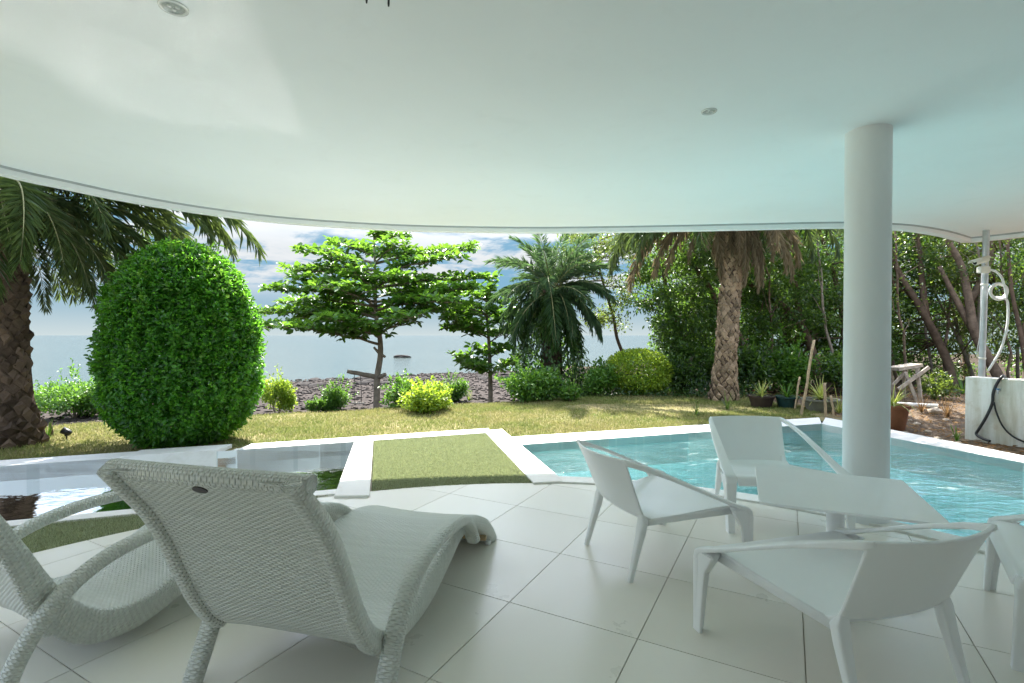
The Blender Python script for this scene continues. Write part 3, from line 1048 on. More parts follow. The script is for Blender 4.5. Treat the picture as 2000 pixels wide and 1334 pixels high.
def band(name, path, ha, hb, parent, n=14, power=2.6, side=Vector((0, 1, 0))):
    """woven tube: section half sizes ha (along side) and hb"""
    path = [Vector(p) for p in path]
    if not hasattr(ha, '__len__'): ha = [ha] * len(path)
    if not hasattr(hb, '__len__'): hb = [hb] * len(path)
    pts, us, vs, L = [], [], [], 0.0
    for i, p in enumerate(path):
        t = (path[min(i + 1, len(path) - 1)] - path[max(i - 1, 0)]).normalized()
        s = (side - t * side.dot(t)).normalized()
        u = t.cross(s)
        ring = []
        for k in range(n):
            a = 2 * math.pi * (k + 0.5) / n
            ca, sa = math.cos(a), math.sin(a)
            ring.append(p + s * ha[i] * math.copysign(abs(ca) ** (2 / power), ca) + u * hb[i] * math.copysign(abs(sa) ** (2 / power), sa))
        if i: L += (p - path[i - 1]).length
        per = 0.098
        pts.append([tuple(q) for q in ring])
        us.append([per * 2 * k / n for k in range(n + 1)])
        vs.append([L] * (n + 1))
    return sheet(name, pts, us, vs, True, M['wicker'], parent, caps=True)


# measured side profiles (u along the lounger, z): upper face, lower face, arm hoop; half width of the woven shell
SIDE_A = dict(w=0.335,
    top=[(-0.28, 0.865), (-0.235, 0.828), (-0.143, 0.725), (-0.075, 0.61), (-0.015, 0.48), (0.05, 0.35), (0.13, 0.25), (0.25, 0.20), (0.40, 0.20), (0.57, 0.25),
         (0.75, 0.30), (0.92, 0.322), (1.05, 0.312), (1.21, 0.265), (1.38, 0.185), (1.50, 0.09), (1.575, 0.012)],
    bot=[(-0.31, 0.855), (-0.27, 0.802), (-0.185, 0.69), (-0.125, 0.58), (-0.07, 0.45), (-0.01, 0.32), (0.07, 0.21), (0.20, 0.135), (0.38, 0.105), (0.55, 0.12),
         (0.72, 0.175), (0.88, 0.235), (1.02, 0.24), (1.15, 0.20), (1.30, 0.13), (1.40, 0.06), (1.47, 0.005)],
    hoop=[(0.03, 0.0), (0.08, 0.10), (0.13, 0.20), (0.184, 0.28), (0.286, 0.358), (0.45, 0.408), (0.643, 0.408), (0.84, 0.368), (0.96, 0.295), (1.033, 0.20)])
SIDE_B = dict(w=0.29,
    top=[(-0.251, 0.926), (-0.123, 0.791), (-0.028, 0.647), (0.047, 0.501), (0.115, 0.36), (0.193, 0.242), (0.294, 0.172), (0.419, 0.162), (0.56, 0.215), (0.715, 0.291),
         (0.883, 0.339), (1.058, 0.346), (1.235, 0.317), (1.405, 0.255), (1.56, 0.154), (1.693, 0.012)],
    bot=[(-0.285, 0.908), (-0.165, 0.765), (-0.078, 0.615), (-0.012, 0.465), (0.035, 0.32), (0.09, 0.175), (0.195, 0.07), (0.36, 0.045), (0.539, 0.095), (0.716, 0.172),
         (0.881, 0.238), (1.03, 0.268), (1.20, 0.255), (1.355, 0.195), (1.49, 0.10), (1.60, 0.006)],
    hoop=[(-0.066, 0.0), (0.001, 0.17), (0.10, 0.308), (0.231, 0.393), (0.412, 0.436), (0.612, 0.442), (0.81, 0.416), (0.984, 0.363), (1.125, 0.277), (1.19, 0.205)])


def make_lounger(label, loc, rz, side):
    LW, top_pts, bot_pts = side['w'], side['top'], side['bot']
    root = empty('sun_lounger', loc, rz, label, 'sun lounger', 'woven sun loungers on the terrace')
    T, B = spline(top_pts, 6), spline(bot_pts, 6)
    nT = len(T)
    pts, us, vs, L = [], [], [], 0.0
    K = 9
    for i in range(nT):
        t_, b_ = T[i], B[i]
        if i: L += np.hypot(*(t_ - T[i - 1]))
        w = LW * (1.0 - 0.06 * sstep(0.55, 1.0, i / nT))
        loop = []
        nrm = (t_ - b_); th = np.hypot(*nrm); nrm = nrm / th
        r = min(0.03, th * 0.45)
        for k in range(K):                       # top face, slightly hollow
            v = -w + r + (2 * w - 2 * r) * k / (K - 1)
            sag = -0.016 * (1 - (v / w) ** 2)
            loop.append((t_[0] + nrm[0] * sag, v, t_[1] + nrm[1] * sag))
        for q in (45, 90):
            loop.append((t_[0] - nrm[0] * r * (1 - math.cos(R(q))), w - r + r * math.sin(R(q)), t_[1] - nrm[1] * r * (1 - math.cos(R(q)))))
        for q in (90, 45):
            loop.append((b_[0] + nrm[0] * r * (1 - math.cos(R(q))), w - r + r * math.sin(R(q)), b_[1] + nrm[1] * r * (1 - math.cos(R(q)))))
        for k in range(K):
            v = w - r - (2 * w - 2 * r) * k / (K - 1)
            sag = 0.012 * (1 - (v / w) ** 4) if i < nT * 0.5 else 0.0
            loop.append((b_[0] + nrm[0] * sag, v, b_[1] + nrm[1] * sag))
        for q in (45, 90):
            loop.append((b_[0] + nrm[0] * r * (1 - math.cos(R(q))), -w + r - r * math.sin(R(q)), b_[1] + nrm[1] * r * (1 - math.cos(R(q)))))
        for q in (90, 45):
            loop.append((t_[0] - nrm[0] * r * (1 - math.cos(R(q))), -w + r - r * math.sin(R(q)), t_[1] - nrm[1] * r * (1 - math.cos(R(q)))))
        d = [0.0]
        for k in range(len(loop)):
            a, b = np.array(loop[k]), np.array(loop[(k + 1) % len(loop)])
            d.append(d[-1] + float(np.linalg.norm(a - b)))
        pts.append(loop); us.append(d); vs.append([L] * len(d))
    sheet('shell', pts, us, vs, True, M['wicker'], root, caps=True)
    # raised woven border on both edges of the back, and the rolled head edge
    Bk = [p for p in B if p[0] < 0.10 and p[1] > 0.1]
    for s in (-1, 1):
        band('border', [(p[0] + 0.012, s * (LW - 0.022), p[1] + 0.004) for p in Bk], 0.030, 0.026, root)
    hx, hz = (T[0] + B[0]) / 2
    band('head_roll', [(hx + 0.012 * abs(v) * 3, v * LW * 1.03, hz - 0.01 * abs(v)) for v in np.linspace(-1, 1, 15)], 0.026, 0.026, root, side=Vector((1, 0, 0)))
    hoop = spline(side['hoop'], 6)
    fe = bot_pts[-1][0]
    for s in (-1, 1):
        vv = [LW + 0.036 - 0.03 * float(sstep(0.6, 1.0, p[0])) for p in hoop]
        band('arm_hoop', [(p[0], s * v, p[1]) for p, v in zip(hoop, vv)], 0.036, 0.025, root)
        mb = MB(); mb.loft([((fe - 0.015, s * (LW - 0.05), 0.03), (0.02, 0, 0), (0, 0.02, 0)), ((fe - 0.015, s * (LW - 0.05), 0.001), (0.018, 0, 0), (0, 0.018, 0))], 10)
        mb.build('foot_glide', M['plastic'], root)
    mb = MB(); mb.tube([(fe - 0.12, -LW + 0.03, 0.08), (fe - 0.12, LW - 0.0, 0.08)], 0.016, 10); mb.build('foot_bar', M['rattan'], root, smooth=True)
    mb = MB()
    bx, bz = B[6]
    tn = Vector((B[9][0] - B[3][0], 0, B[9][1] - B[3][1])).normalized()
    no = Vector((tn.z, 0, -tn.x)); no = no if no.x < 0 else -no
    c = Vector((bx, 0.02, bz)) - no * 0.009
    vs_ = [c + Vector((0, 1, 0)) * 0.026 * math.cos(a) + tn * 0.014 * math.sin(a) for a in np.linspace(0, 2 * math.pi, 20, endpoint=False)]
    vs2 = [p - no * 0.012 for p in vs_]
    mb.add(vs_ + vs2, [tuple(range(20))] + [(i, (i + 1) % 20, 20 + (i + 1) % 20, 20 + i) for i in range(20)])
    mb.build('maker_badge', M['dark_badge'], root)
    return root


make_lounger('white woven lounger standing by itself between the other lounger and the plastic chairs', (-0.795, 1.675, 0.0045), R(90 - 15), SIDE_A)
make_lounger('white woven lounger set beside the plunge pool and its turf border', (-1.952, 1.85, 0.0045), R(90 - 27), SIDE_B)

# ------------------------------------------------------------------ moulded armchairs
def make_armchair(label, loc, rz):
    root = empty('armchair', loc, rz, label, 'armchair', 'white moulded armchairs around the table')
    rows = [(0.628, 0.296, 0.325), (0.625, 0.332, 0.332), (0.600, 0.350, 0.334), (0.55, 0.351, 0.326), (0.42, 0.336, 0.304), (0.28, 0.315, 0.278), (0.17, 0.299, 0.255),
            (0.115, 0.296, 0.247), (0.08, 0.318, 0.243), (0.058, 0.365, 0.243), (0.03, 0.44, 0.247), (0.0, 0.515, 0.253), (-0.028, 0.58, 0.26), (-0.048, 0.625, 0.268)]
    cols = np.linspace(-1, 1, 11)
    P3 = []
    for x, z, w in rows:
        k = float(sstep(0.33, 0.6, z)) if x < 0.12 else 0.0
        kb = 1.0 if x < 0.12 else 0.0
        sag = -0.012 * (1 - kb) if 0.15 < x < 0.6 else 0.0
        P3.append([(x - (0.03 * kb + 0.03 * k) * (1 - c * c), w * c, z + sag * (1 - c * c)) for c in cols])

    def panel(name, r0, r1, th):
        pts = [p for r in P3[r0:r1] for p in r]
        nc = len(cols)
        fs = [(i * nc + j, i * nc + j + 1, (i + 1) * nc + j + 1, (i + 1) * nc + j) for i in range(r1 - r0 - 1) for j in range(nc - 1)]
        mb = MB(); mb.add(pts, fs)
        o = link_obj(name, mb.mesh(name, M['plastic']), root)
        o.data.polygons.foreach_set('use_smooth', [True] * len(o.data.polygons))
        up = o.data.polygons[len(o.data.polygons) // 2].normal
        s = o.modifiers.new('solid', 'SOLIDIFY'); s.thickness = th; s.offset = 0
        b = o.modifiers.new('bevel', 'BEVEL'); b.width = 0.004; b.segments = 2; b.limit_method = 'ANGLE'; b.angle_limit = R(50)
        u = o.modifiers.new('sub', 'SUBSURF'); u.levels = u.render_levels = 1
        return o
    panel('seat', 0, 9, 0.020)
    panel('backrest', 8, 14, 0.013)
    for s in (-1, 1):
        arm = [(-0.056, 0.258, 0.626), (-0.03, 0.268, 0.621), (0.05, 0.288, 0.594), (0.18, 0.311, 0.540), (0.32, 0.332, 0.478), (0.46, 0.350, 0.414), (0.56, 0.361, 0.373), (0.600, 0.3645, 0.361), (0.624, 0.366, 0.342), (0.632, 0.366, 0.312)]
        wid = [0.006, 0.013, 0.018, 0.024, 0.028, 0.031, 0.034, 0.035, 0.035, 0.034]
        thk = [0.008, 0.014, 0.012, 0.0085, 0.0080, 0.0085, 0.011, 0.014, 0.016, 0.018]
        secs = []
        for i, p in enumerate(arm):
            a, b = Vector(arm[max(i - 1, 0)]), Vector(arm[min(i + 1, len(arm) - 1)])
            t = (b - a); t.y = 0; t.normalize()
            n_ = Vector((-t.z, 0, t.x))
            c_ = Vector((p[0], s * p[1], p[2])) - n_ * thk[i]
            if i == len(arm) - 1: n_ = Vector((1, 0, 0)); c_ = Vector((p[0] - thk[i], s * p[1], p[2]))
            roll = 0.30 * math.sin(min(1.0, i / 6) * math.pi)
            secs.append((c_, Vector((0, wid[i] * math.cos(roll), 0)) + n_ * (-s * wid[i] * math.sin(roll) * 0.6), n_ * thk[i]))
        mb = MB(); mb.loft(secs, 28, 4.5); o = mb.build('armrest', M['plastic'], root); smooth_by_angle(o, 65)
        # front leg: a tapering blade with an inner rib
        leg = [(0.312, 0.632, 0.034, 0.018), (0.26, 0.631, 0.032, 0.017), (0.18, 0.634, 0.028, 0.015), (0.08, 0.638, 0.023, 0.013), (0.0, 0.641, 0.020, 0.011)]
        mb = MB(); mb.loft([((x - t_, s * (0.366 + (0.35 - z) * 0.012), z), Vector((0, w_, 0)), Vector((t_, 0, 0))) for z, x, w_, t_ in leg], 28, 6)
        rib = [(0.347, 0.565, 0.055), (0.31, 0.578, 0.044), (0.27, 0.590, 0.031), (0.20, 0.597, 0.027), (0.10, 0.606, 0.022), (0.0, 0.612, 0.019)]
        mb.loft([((x, s * (0.390 - 0.02 * (0.35 - z)), z), Vector((0, 0.008, 0)), Vector((h_, 0, 0))) for z, x, h_ in rib], 24, 5)
        o = mb.build('leg', M['plastic'], root); smooth_by_angle(o, 65)
        # corner web between leg and seat
        mb = MB(); mb.loft([((0.575, s * 0.362, 0.350), (0.05, 0, 0), (0, 0.030, 0)), ((0.585, s * 0.362, 0.31), (0.042, 0, 0), (0, 0.022, 0)), ((0.598, s * 0.366, 0.262), (0.028, 0, 0), (0, 0.012, 0))], 14, 4)
        o = mb.build('corner_web', M['plastic'], root, smooth=True)
        rear = [((0.066, 0.222, 0.36), 0.012, 0.004), ((0.072, 0.226, 0.33), 0.018, 0.008), ((0.080, 0.230, 0.30), 0.030, 0.020), ((0.068, 0.232, 0.24), 0.026, 0.020), ((0.042, 0.235, 0.15), 0.020, 0.017), ((0.012, 0.239, 0.04), 0.014, 0.014), ((0.0, 0.241, 0.0), 0.013, 0.013)]
        mb = MB(); mb.loft([((p[0], s * p[1], p[2]), Vector((0, w_, 0)), Vector((t_, 0, 0))) for p, w_, t_ in rear], 24, 4); o = mb.build('leg', M['plastic'], root); smooth_by_angle(o, 65)
        # side rail of the seat
        mb = MB(); mb.loft([((0.10, s * 0.240, 0.288), Vector((0, 0.008, 0)), Vector((0, 0, 0.018))), ((0.35, s * 0.286, 0.312), Vector((0, 0.008, 0)), Vector((0, 0, 0.019))), ((0.60, s * 0.332, 0.334), Vector((0, 0.010, 0)), Vector((0, 0, 0.022)))], 10, 3)
        mb.build('seat_rail', M['plastic'], root, smooth=True)
    return root


ZT = 0.0045
make_armchair('white moulded armchair facing the table, with the slanting coping behind it', (0.52, 2.775, ZT), R(18.5))
make_armchair('white moulded armchair between the table and the pool, its front towards the house', (1.775, 3.80, ZT), R(-92))
make_armchair('white moulded armchair with its back to the house, pulled up to the table', (1.318, 1.635, ZT), R(105.5))
make_armchair('white moulded armchair on the column side of the table, facing the loungers', (2.61, 1.80, ZT), R(143))

# table
tc_ = Vector((1.57, 2.45, ZT))
ta = math.atan2(-0.286, 0.637)
root = empty('table', tc_, ta, 'low square white metal table on a pedestal between the armchairs', 'table')
HS, rr = 0.345, 0.022
mb = MB()
pl_ = []
for cx_, cy_, a0_ in ((HS - rr, HS - rr, 0), (-HS + rr, HS - rr, 90), (-HS + rr, -HS + rr, 180), (HS - rr, -HS + rr, 270)):
    pl_ += [(cx_ + rr * math.cos(R(a0_ + q)), cy_ + rr * math.sin(R(a0_ + q))) for q in range(0, 91, 15)]
mb.prism(pl_, 0.483, 0.4955)
mb.build('table_top', M['powder'], root, bevel=0.003)
mb = MB(); mb.lathe([(0.0385, 0.035), (0.0385, 0.476)], 32); o = mb.build('pedestal', M['powder'], root); smooth_by_angle(o, 50)
mb = MB(); mb.box((0, 0, 0.4785), (0.26, 0.26, 0.009)); mb.build('mounting_plate', M['powder'], root)
for k in range(4):
    a = R(90 * k - 2)
    d, s = Vector((math.cos(a), math.sin(a), 0)), Vector((-math.sin(a), math.cos(a), 0))
    mb = MB()
    mb.loft([(d * 0.03 + Vector((0, 0, 0.035)), s * 0.036, Vector((0, 0, 0.012))), (d * 0.17 + Vector((0, 0, 0.033)), s * 0.033, Vector((0, 0, 0.010))), (d * 0.315 + Vector((0, 0, 0.028)), s * 0.030, Vector((0, 0, 0.007)))], 12, 6)
    ft = mb.build('foot', M['powder'], root, smooth=False)
    mb = MB(); mb.lathe([(0.019, 0.0), (0.019, 0.012), (0.013, 0.022)], 16, d * 0.285); mb.build('glide', M['clear'], ft, smooth=True)

# ------------------------------------------------------------------ ceiling fittings
def downlight(px, py, r, label):
    c = G(px, py, CZ)
    root = empty('recessed_downlight', (c.x, c.y, CZ), 0, label, 'ceiling light', 'recessed ceiling lights')
    mb = MB(); mb.lathe([(r * 0.72, 0.004), (r * 0.74, -0.006), (r * 0.97, -0.006), (r, -0.002), (r, 0.002)], 40, cap=False); mb.build('trim_ring', M['chrome'], root, smooth=True)
    mb = MB(); mb.lathe([(r * 0.73, -0.004), (r * 0.60, 0.0), (r * 0.35, -0.0015), (0.002, -0.0015)], 40, cap=False); b = mb.build('lamp_glass', M['lens'], root, smooth=True)
    for k in range(3):
        a = k * 2.094
        mb = MB(); mb.lathe([(r * 0.17, -0.0005), (r * 0.15, -0.006), (0.001, -0.007)], 14, (r * 0.3 * math.cos(a), r * 0.3 * math.sin(a), 0), cap=False); mb.build('led', M['chrome'], b, smooth=True)


downlight(339, 14, 0.056, 'round recessed downlight set in the ceiling over the loungers')
downlight(1385, 217, 0.046, 'small round recessed downlight set in the ceiling over the table')
for px in (716, 759):
    c = P(px, 5, 2.02)
    mb = MB()
    zl = 2.55 if px > 740 else 2.563
    mb.tube([(c.x, c.y, CZ + 0.002), (c.x, c.y, zl + 0.01), (c.x, c.y, zl)], [0.0045, 0.0045, 0.003], 8)
    mb.lathe([(0.012, 0.0), (0.012, -0.004), (0.005, -0.006)], 12, (c.x, c.y, CZ))
    o = mb.build('ceiling_rod', M['black'], None, smooth=True)
    tag(o, 'thin black metal rod hanging from the white ceiling', 'rod', 'black ceiling rods')

# ------------------------------------------------------------------ wall, pole, camera, hoses on the right
w0, w1 = G(1884, 852), G(2000, 868)
wd = (w1 - w0).normalized()
wn = Vector((wd.y, -wd.x, 0))               # towards the camera
wn = wn if wn.y < 0 else -wn
w2 = w0 + wd * 3.2
WT = 0.737
mb = MB()
mb.prism([(w0.x, w0.y), (w2.x, w2.y), (w2.x - wn.x * 0.22, w2.y - wn.y * 0.22), (w0.x - wn.x * 0.22, w0.y - wn.y * 0.22)], -0.25, WT)
o = mb.build('garden_wall', M['wall'], bevel=0.008)
tag(o, 'low stained white garden wall at the edge of the bare soil', 'wall')


def on_wall(px, py, off=0.02):
    d = ray(px, py)
    p0 = w0 + wn * off
    t = (p0 - Vector((0, 0, CAM_H))).dot(wn) / d.dot(wn)
    return Vector((0, 0, CAM_H)) + d * t


YP = 6.62
pb, ptop = P(1917, 735, YP), P(1928, 400, YP)
root = empty('metal_pole', (pb.x, pb.y, 0.0), 0, 'galvanised metal pole rising behind the low garden wall', 'pole')
inv = Matrix.Translation((-pb.x, -pb.y, 0))
mb = MB(); mb.tube([(pb.x - 0.02, YP, -0.1), pb, ptop], 0.036, 20); o = mb.build('tube', M['steel'], root); o.matrix_parent_inverse = inv; smooth_by_angle(o, 50)
for py in (556, 700):
    c = P(1917 + (735 - py) / 335 * 11, py, YP)
    mb = MB(); mb.lathe([(0.038, -0.012), (0.041, -0.010), (0.041, 0.010), (0.038, 0.012)], 20, c); o = mb.build('cable_clip', M['cream_plastic'], root, smooth=True); o.matrix_parent_inverse = inv
# camera on the pole
root = empty('security_camera', P(1922, 525, YP), 0, 'cream bullet security camera with junction box clamped to the pole', 'camera')
org = root.location.copy(); inv = Matrix.Translation(-org)
YC = YP - 0.10
mb = MB(); c = P(1921, 527, YP - 0.07); mb.box(c, (0.125, 0.075, 0.085)); o = mb.build('junction_box', M['cream_plastic'], root, bevel=0.012); o.matrix_parent_inverse = inv
a_, b_ = P(1904, 513, YC), P(1928, 506, YC)
mb = MB(); mb.tube([a_, b_], 0.036, 20); o = mb.build('camera_body', M['cream_plastic'], root); o.matrix_parent_inverse = inv; smooth_by_angle(o, 50)
mb = MB(); mb.tube([a_ + (a_ - b_) * 0.02, a_ + (b_ - a_) * 0.1], 0.027, 16); o = mb.build('lens', M['black'], root); o.matrix_parent_inverse = inv
mb = MB()
dv = (b_ - a_).normalized(); sd = Vector((0, 1, 0)); upv = dv.cross(sd); upv = upv if upv.z > 0 else -upv
arc = [sd * 0.043 * math.cos(t) + upv * 0.043 * math.sin(t) for t in np.linspace(R(10), R(170), 9)]
arc2 = [p * 0.93 for p in arc]
sa_, sb_ = a_ - dv * 0.05, b_ + dv * 0.02
n = 9
mb.add([sa_ + p for p in arc] + [sb_ + p for p in arc] + [sa_ + p for p in arc2] + [sb_ + p for p in arc2],
       [(i, i + 1, n + i + 1, n + i) for i in range(n - 1)] + [(2 * n + i, 2 * n + i + 1, 3 * n + i + 1, 3 * n + i) for i in range(n - 1)] + [(i, i + 1, 2 * n + i + 1, 2 * n + i) for i in range(n - 1)] + [(n + i, n + i + 1, 3 * n + i + 1, 3 * n + i) for i in range(n - 1)])
o = mb.build('sun_hood', M['cream_plastic'], root, smooth=True); o.matrix_parent_inverse = inv
mb = MB(); mb.tube([b_, P(1926, 518, YP - 0.06)], 0.012, 10); o = mb.build('bracket', M['cream_plastic'], root, smooth=True); o.matrix_parent_inverse = inv
# white conduit coiled beside the pole
path = [P(1931, 526, YP - 0.07), P(1946, 531, YP - 0.09), P(1958, 546, YP - 0.1)]
cpx = []
for k in range(36):
    t = -0.2 + k * 2 * math.pi * 2.4 / 36
    cpx.append((1951 + 18.5 * math.cos(t) * (1 - 0.006 * k), 569 + 17 * math.sin(t) * (1 - 0.008 * k), YP - 0.12 + 0.0016 * k))
path += [P(*q) for q in cpx[2:]]
path += [P(1966, 585, YP - 0.06), P(1969, 610, YP - 0.07), P(1966, 642, YP - 0.09), P(1955, 682, YP - 0.1), P(1940, 708, YP - 0.1), P(1930, 724, YP - 0.1)]
mb = MB(); mb.tube([Vector(p) for p in spline(path, 3)], 0.0135, 10)
o = mb.build('coiled_conduit', M['conduit'], None, smooth=True)
tag(o, 'white flexible conduit looped in a coil beside the metal pole', 'conduit')
mb = MB()
mb.tube([Vector(p) for p in spline([P(1920, 560, YP - 0.05), P(1917, 600, YP - 0.06), P(1914, 650, YP - 0.06), P(1908, 690, YP - 0.07), P(1912, 702, YP - 0.05)], 5)], 0.004, 6)
o = mb.build('thin_cable', M['conduit'], None, smooth=True)
tag(o, 'thin pale cable hanging loose down the metal pole', 'cable')
# black hoses over the wall
hose = [on_wall(1963, 731, -0.10), on_wall(1958, 735, 0.0), on_wall(1948, 748, 0.03), on_wall(1940, 768, 0.03), on_wall(1938, 788, 0.03), on_wall(1926, 815, 0.03), on_wall(1912, 838, 0.035), on_wall(1907, 848, 0.04), on_wall(1918, 856, 0.08), on_wall(1934, 862, 0.10)]
hose[0].z = WT + 0.02; hose[1].z = WT + 0.03
mb = MB(); mb.tube([Vector(p) for p in spline(hose, 6)], 0.015, 10)
o = mb.build('black_hose', M['black'], None, smooth=True)
tag(o, 'black hose hanging over the white wall down to the soil', 'hose')
hose = [on_wall(1941, 785, 0.045), on_wall(1946, 805, 0.04), on_wall(1957, 830, 0.035), on_wall(1975, 850, 0.035), on_wall(2000, 863, 0.035), on_wall(2040, 875, 0.04)]
mb = MB(); mb.tube([Vector(p) for p in spline(hose, 6)], 0.0095, 8)
o = mb.build('thin_black_hose', M['black'], None, smooth=True)
tag(o, 'thinner black hose branching off across the foot of the white wall', 'hose')
c = on_wall(1953, 763, 0.0)
root = empty('water_tap', c, 0, 'small blue handled tap fixed to the white wall', 'tap')
mb = MB(); mb.tube([(0, 0, 0), wn * 0.06], 0.009, 8); mb.tube([wn * 0.055, wn * 0.06 + Vector((0, 0, -0.035))], 0.008, 8); mb.build('spout', M['steel'], root, smooth=True)
mb = MB(); mb.box(wn * 0.05 + Vector((0, 0, 0.022)), (0.05, 0.014, 0.01)); mb.box(wn * 0.05 + Vector((0, 0, 0.012)), (0.008, 0.008, 0.02)); mb.build('handle', M['blue'], root, bevel=0.003)

# ------------------------------------------------------------------ small garden things
def gz1(x, y):
    return float(ground_z(np.array([x]), np.array([y]))[0])


def ground_pt(px, py):
    p = G(px, py, 0.0)
    for _ in range(4):
        p = G(px, py, gz1(p.x, p.y))
    return p


# trestle
b0 = ground_pt(1790, 788); YT = b0.y
root = empty('wooden_trestle', b0, 0, 'weathered wooden trestle standing on the soil by the thicket', 'trestle')
inv = Matrix.Translation(-b0)
def tr(name, a, b, dy0, dy1, w, h):
    a, b = P(a[0], a[1], YT), P(b[0], b[1], YT)
    a.y += dy0; b.y += dy1
    mb = MB(); mb.beam(a, b, w, h); o = mb.build(name, M['weathered'], root, bevel=0.004); o.matrix_parent_inverse = inv
tr('top_plank', (1760, 722), (1808, 714), 0.2, 0.2, 0.30, 0.06)
tr('leg', (1770, 727), (1788, 790), 0.02, -0.06, 0.05, 0.05)
tr('leg', (1795, 720), (1798, 792), 0.04, -0.02, 0.05, 0.05)
tr('leg', (1768, 727), (1782, 784), 0.36, 0.42, 0.05, 0.05)
tr('leg', (1797, 720), (1803, 784), 0.38, 0.44, 0.05, 0.05)
tr('brace', (1752, 760), (1812, 717), -0.03, -0.03, 0.03, 0.06)
tr('brace', (1752, 754), (1776, 727), 0.10, 0.10, 0.03, 0.05)
# pipe on the soil
a_, b_ = ground_pt(1738, 792), ground_pt(1832, 797)
mb = MB(); mb.tube([a_ + Vector((0, 0, 0.03)), b_ + Vector((0, 0, 0.03))], 0.038, 14); o = mb.build('plastic_pipe', M['wall'], None); smooth_by_angle(o, 50)
tag(o, 'pale plastic pipe lying on the soil in front of the trestle', 'pipe')


def rock_mesh(name, r, seed, flat=0.6, mat=None, sub=3):
    bm = bmesh.new()
    bmesh.ops.create_icosphere(bm, subdivisions=sub, radius=1)
    for v in bm.verts:
        p = v.co
        k = 1 + 0.5 * float(vnoise(np.array([p.x * 1.6 + seed]), np.array([p.y * 1.6 + p.z * 2.1]), seed)[0]) + 0.25 * float(vnoise(np.array([p.x * 4 + p.z * 3]), np.array([p.y * 4 + seed]), seed + 2)[0])
        v.co = Vector((p.x * k * r, p.y * k * r * 0.85, p.z * k * r * flat))
    me = bpy.data.meshes.new(name)
    bm.to_mesh(me); bm.free()
    me.materials.append(mat or M['stone'])
    return me


sp_ = ground_pt(1826, 808)
o = link_obj('stone', rock_mesh('stone', 0.10, 3), smooth=True); o.location = sp_ + Vector((0, 0, 0.04))
tag(o, 'pale angular stone lying on the soil near the trestle', 'stone')
sm = [rock_mesh('small_stone', 0.035, 5 + k, 0.55, M['stone'], 2) for k in range(4)]
for k, (px, py) in enumerate([(1790, 830), (1812, 845), (1845, 838), (1770, 846), (1860, 852), (1900, 880), (1935, 884), (1955, 888), (1832, 858), (1778, 822), (1872, 866), (1848, 822)]):
    o = bpy.data.objects.new('small_stone', sm[k % 4]); COL.objects.link(o)
    p = ground_pt(px, py); s_ = random.uniform(0.6, 1.5)
    o.location = p + Vector((0, 0, 0.008 * s_)); o.scale = (s_,) * 3; o.rotation_euler = (0, 0, random.uniform(0, 6))
    tag(o, 'small tan stone lying loose on the bare brown soil', 'stone', 'small stones on the soil')
# dry twigs and leaf litter on the soil
n = 5200
q = np.stack([rng.uniform(4.9, 9.5, n), rng.uniform(4.5, 11.5, n)], -1)
q = q[(q[:, 0] > 5.35 - 0.08 * (q[:, 1] - 5))]
z = ground_z(q[:, 0], q[:, 1])
ctr = np.concatenate([q, z[:, None] + 0.012], 1)


def leaves_np(ctr, axis, nrm, L, Wd, fold=0.18, bend=0.15, oval=False):
    """folded leaf per entry: a kite of two triangles, or an oval of four"""
    axis = axis / np.linalg.norm(axis, axis=1, keepdims=True)
    side = np.cross(axis, nrm)
    side /= np.linalg.norm(side, axis=1, keepdims=True) + 1e-9
    up = np.cross(side, axis)
    L, Wd = np.asarray(L)[:, None], np.asarray(Wd)[:, None]
    n = len(ctr)
    if oval:
        V = np.empty((n, 6, 3))
        V[:, 0] = ctr
        for i, s_ in ((1, 1), (5, -1)):
            V[:, i] = ctr + axis * L * 0.32 + side * Wd * 0.46 * s_ + up * Wd * fold
        for i, s_ in ((2, 1), (4, -1)):
            V[:, i] = ctr + axis * L * 0.72 + side * Wd * 0.42 * s_ + up * (Wd * fold * 0.9 - L * bend * 0.45)
        V[:, 3] = ctr + axis * L - up * L * bend
        tri = np.array([[0, 1, 2], [0, 2, 3], [0, 3, 4], [0, 4, 5]])
        F = (np.arange(n)[:, None, None] * 6 + tri[None]).reshape(-1, 3)
        return V.reshape(-1, 3), F
    V = np.empty((n, 4, 3))
    V[:, 0] = ctr
    V[:, 1] = ctr + axis * L * 0.48 + side * Wd * 0.5 + up * Wd * fold
    V[:, 2] = ctr + axis * L - up * L * bend
    V[:, 3] = ctr + axis * L * 0.48 - side * Wd * 0.5 + up * Wd * fold
    k = np.arange(n)[:, None] * 4
    F = np.concatenate([k + np.array([[0, 1, 2]]), k + np.array([[0, 2, 3]])], 0)
    return V.reshape(-1, 3), F


def rand_dir(n):
    v = rng.normal(size=(n, 3))
    return v / np.linalg.norm(v, axis=1, keepdims=True)


nn = len(ctr)
ax = rand_dir(nn); ax[:, 2] *= 0.2
nm = rand_dir(nn) * 0.5 + np.array([0, 0, 1.0])
V, F = leaves_np(ctr, ax, nm, rng.uniform(0.03, 0.09, nn), rng.uniform(0.012, 0.04, nn))
o = link_obj('leaf_litter', np_mesh('leaf_litter', V, F, M['deadleaf']))
tag(o, 'brown leaf litter scattered over the bare soil', 'leaf litter', None, 'stuff')

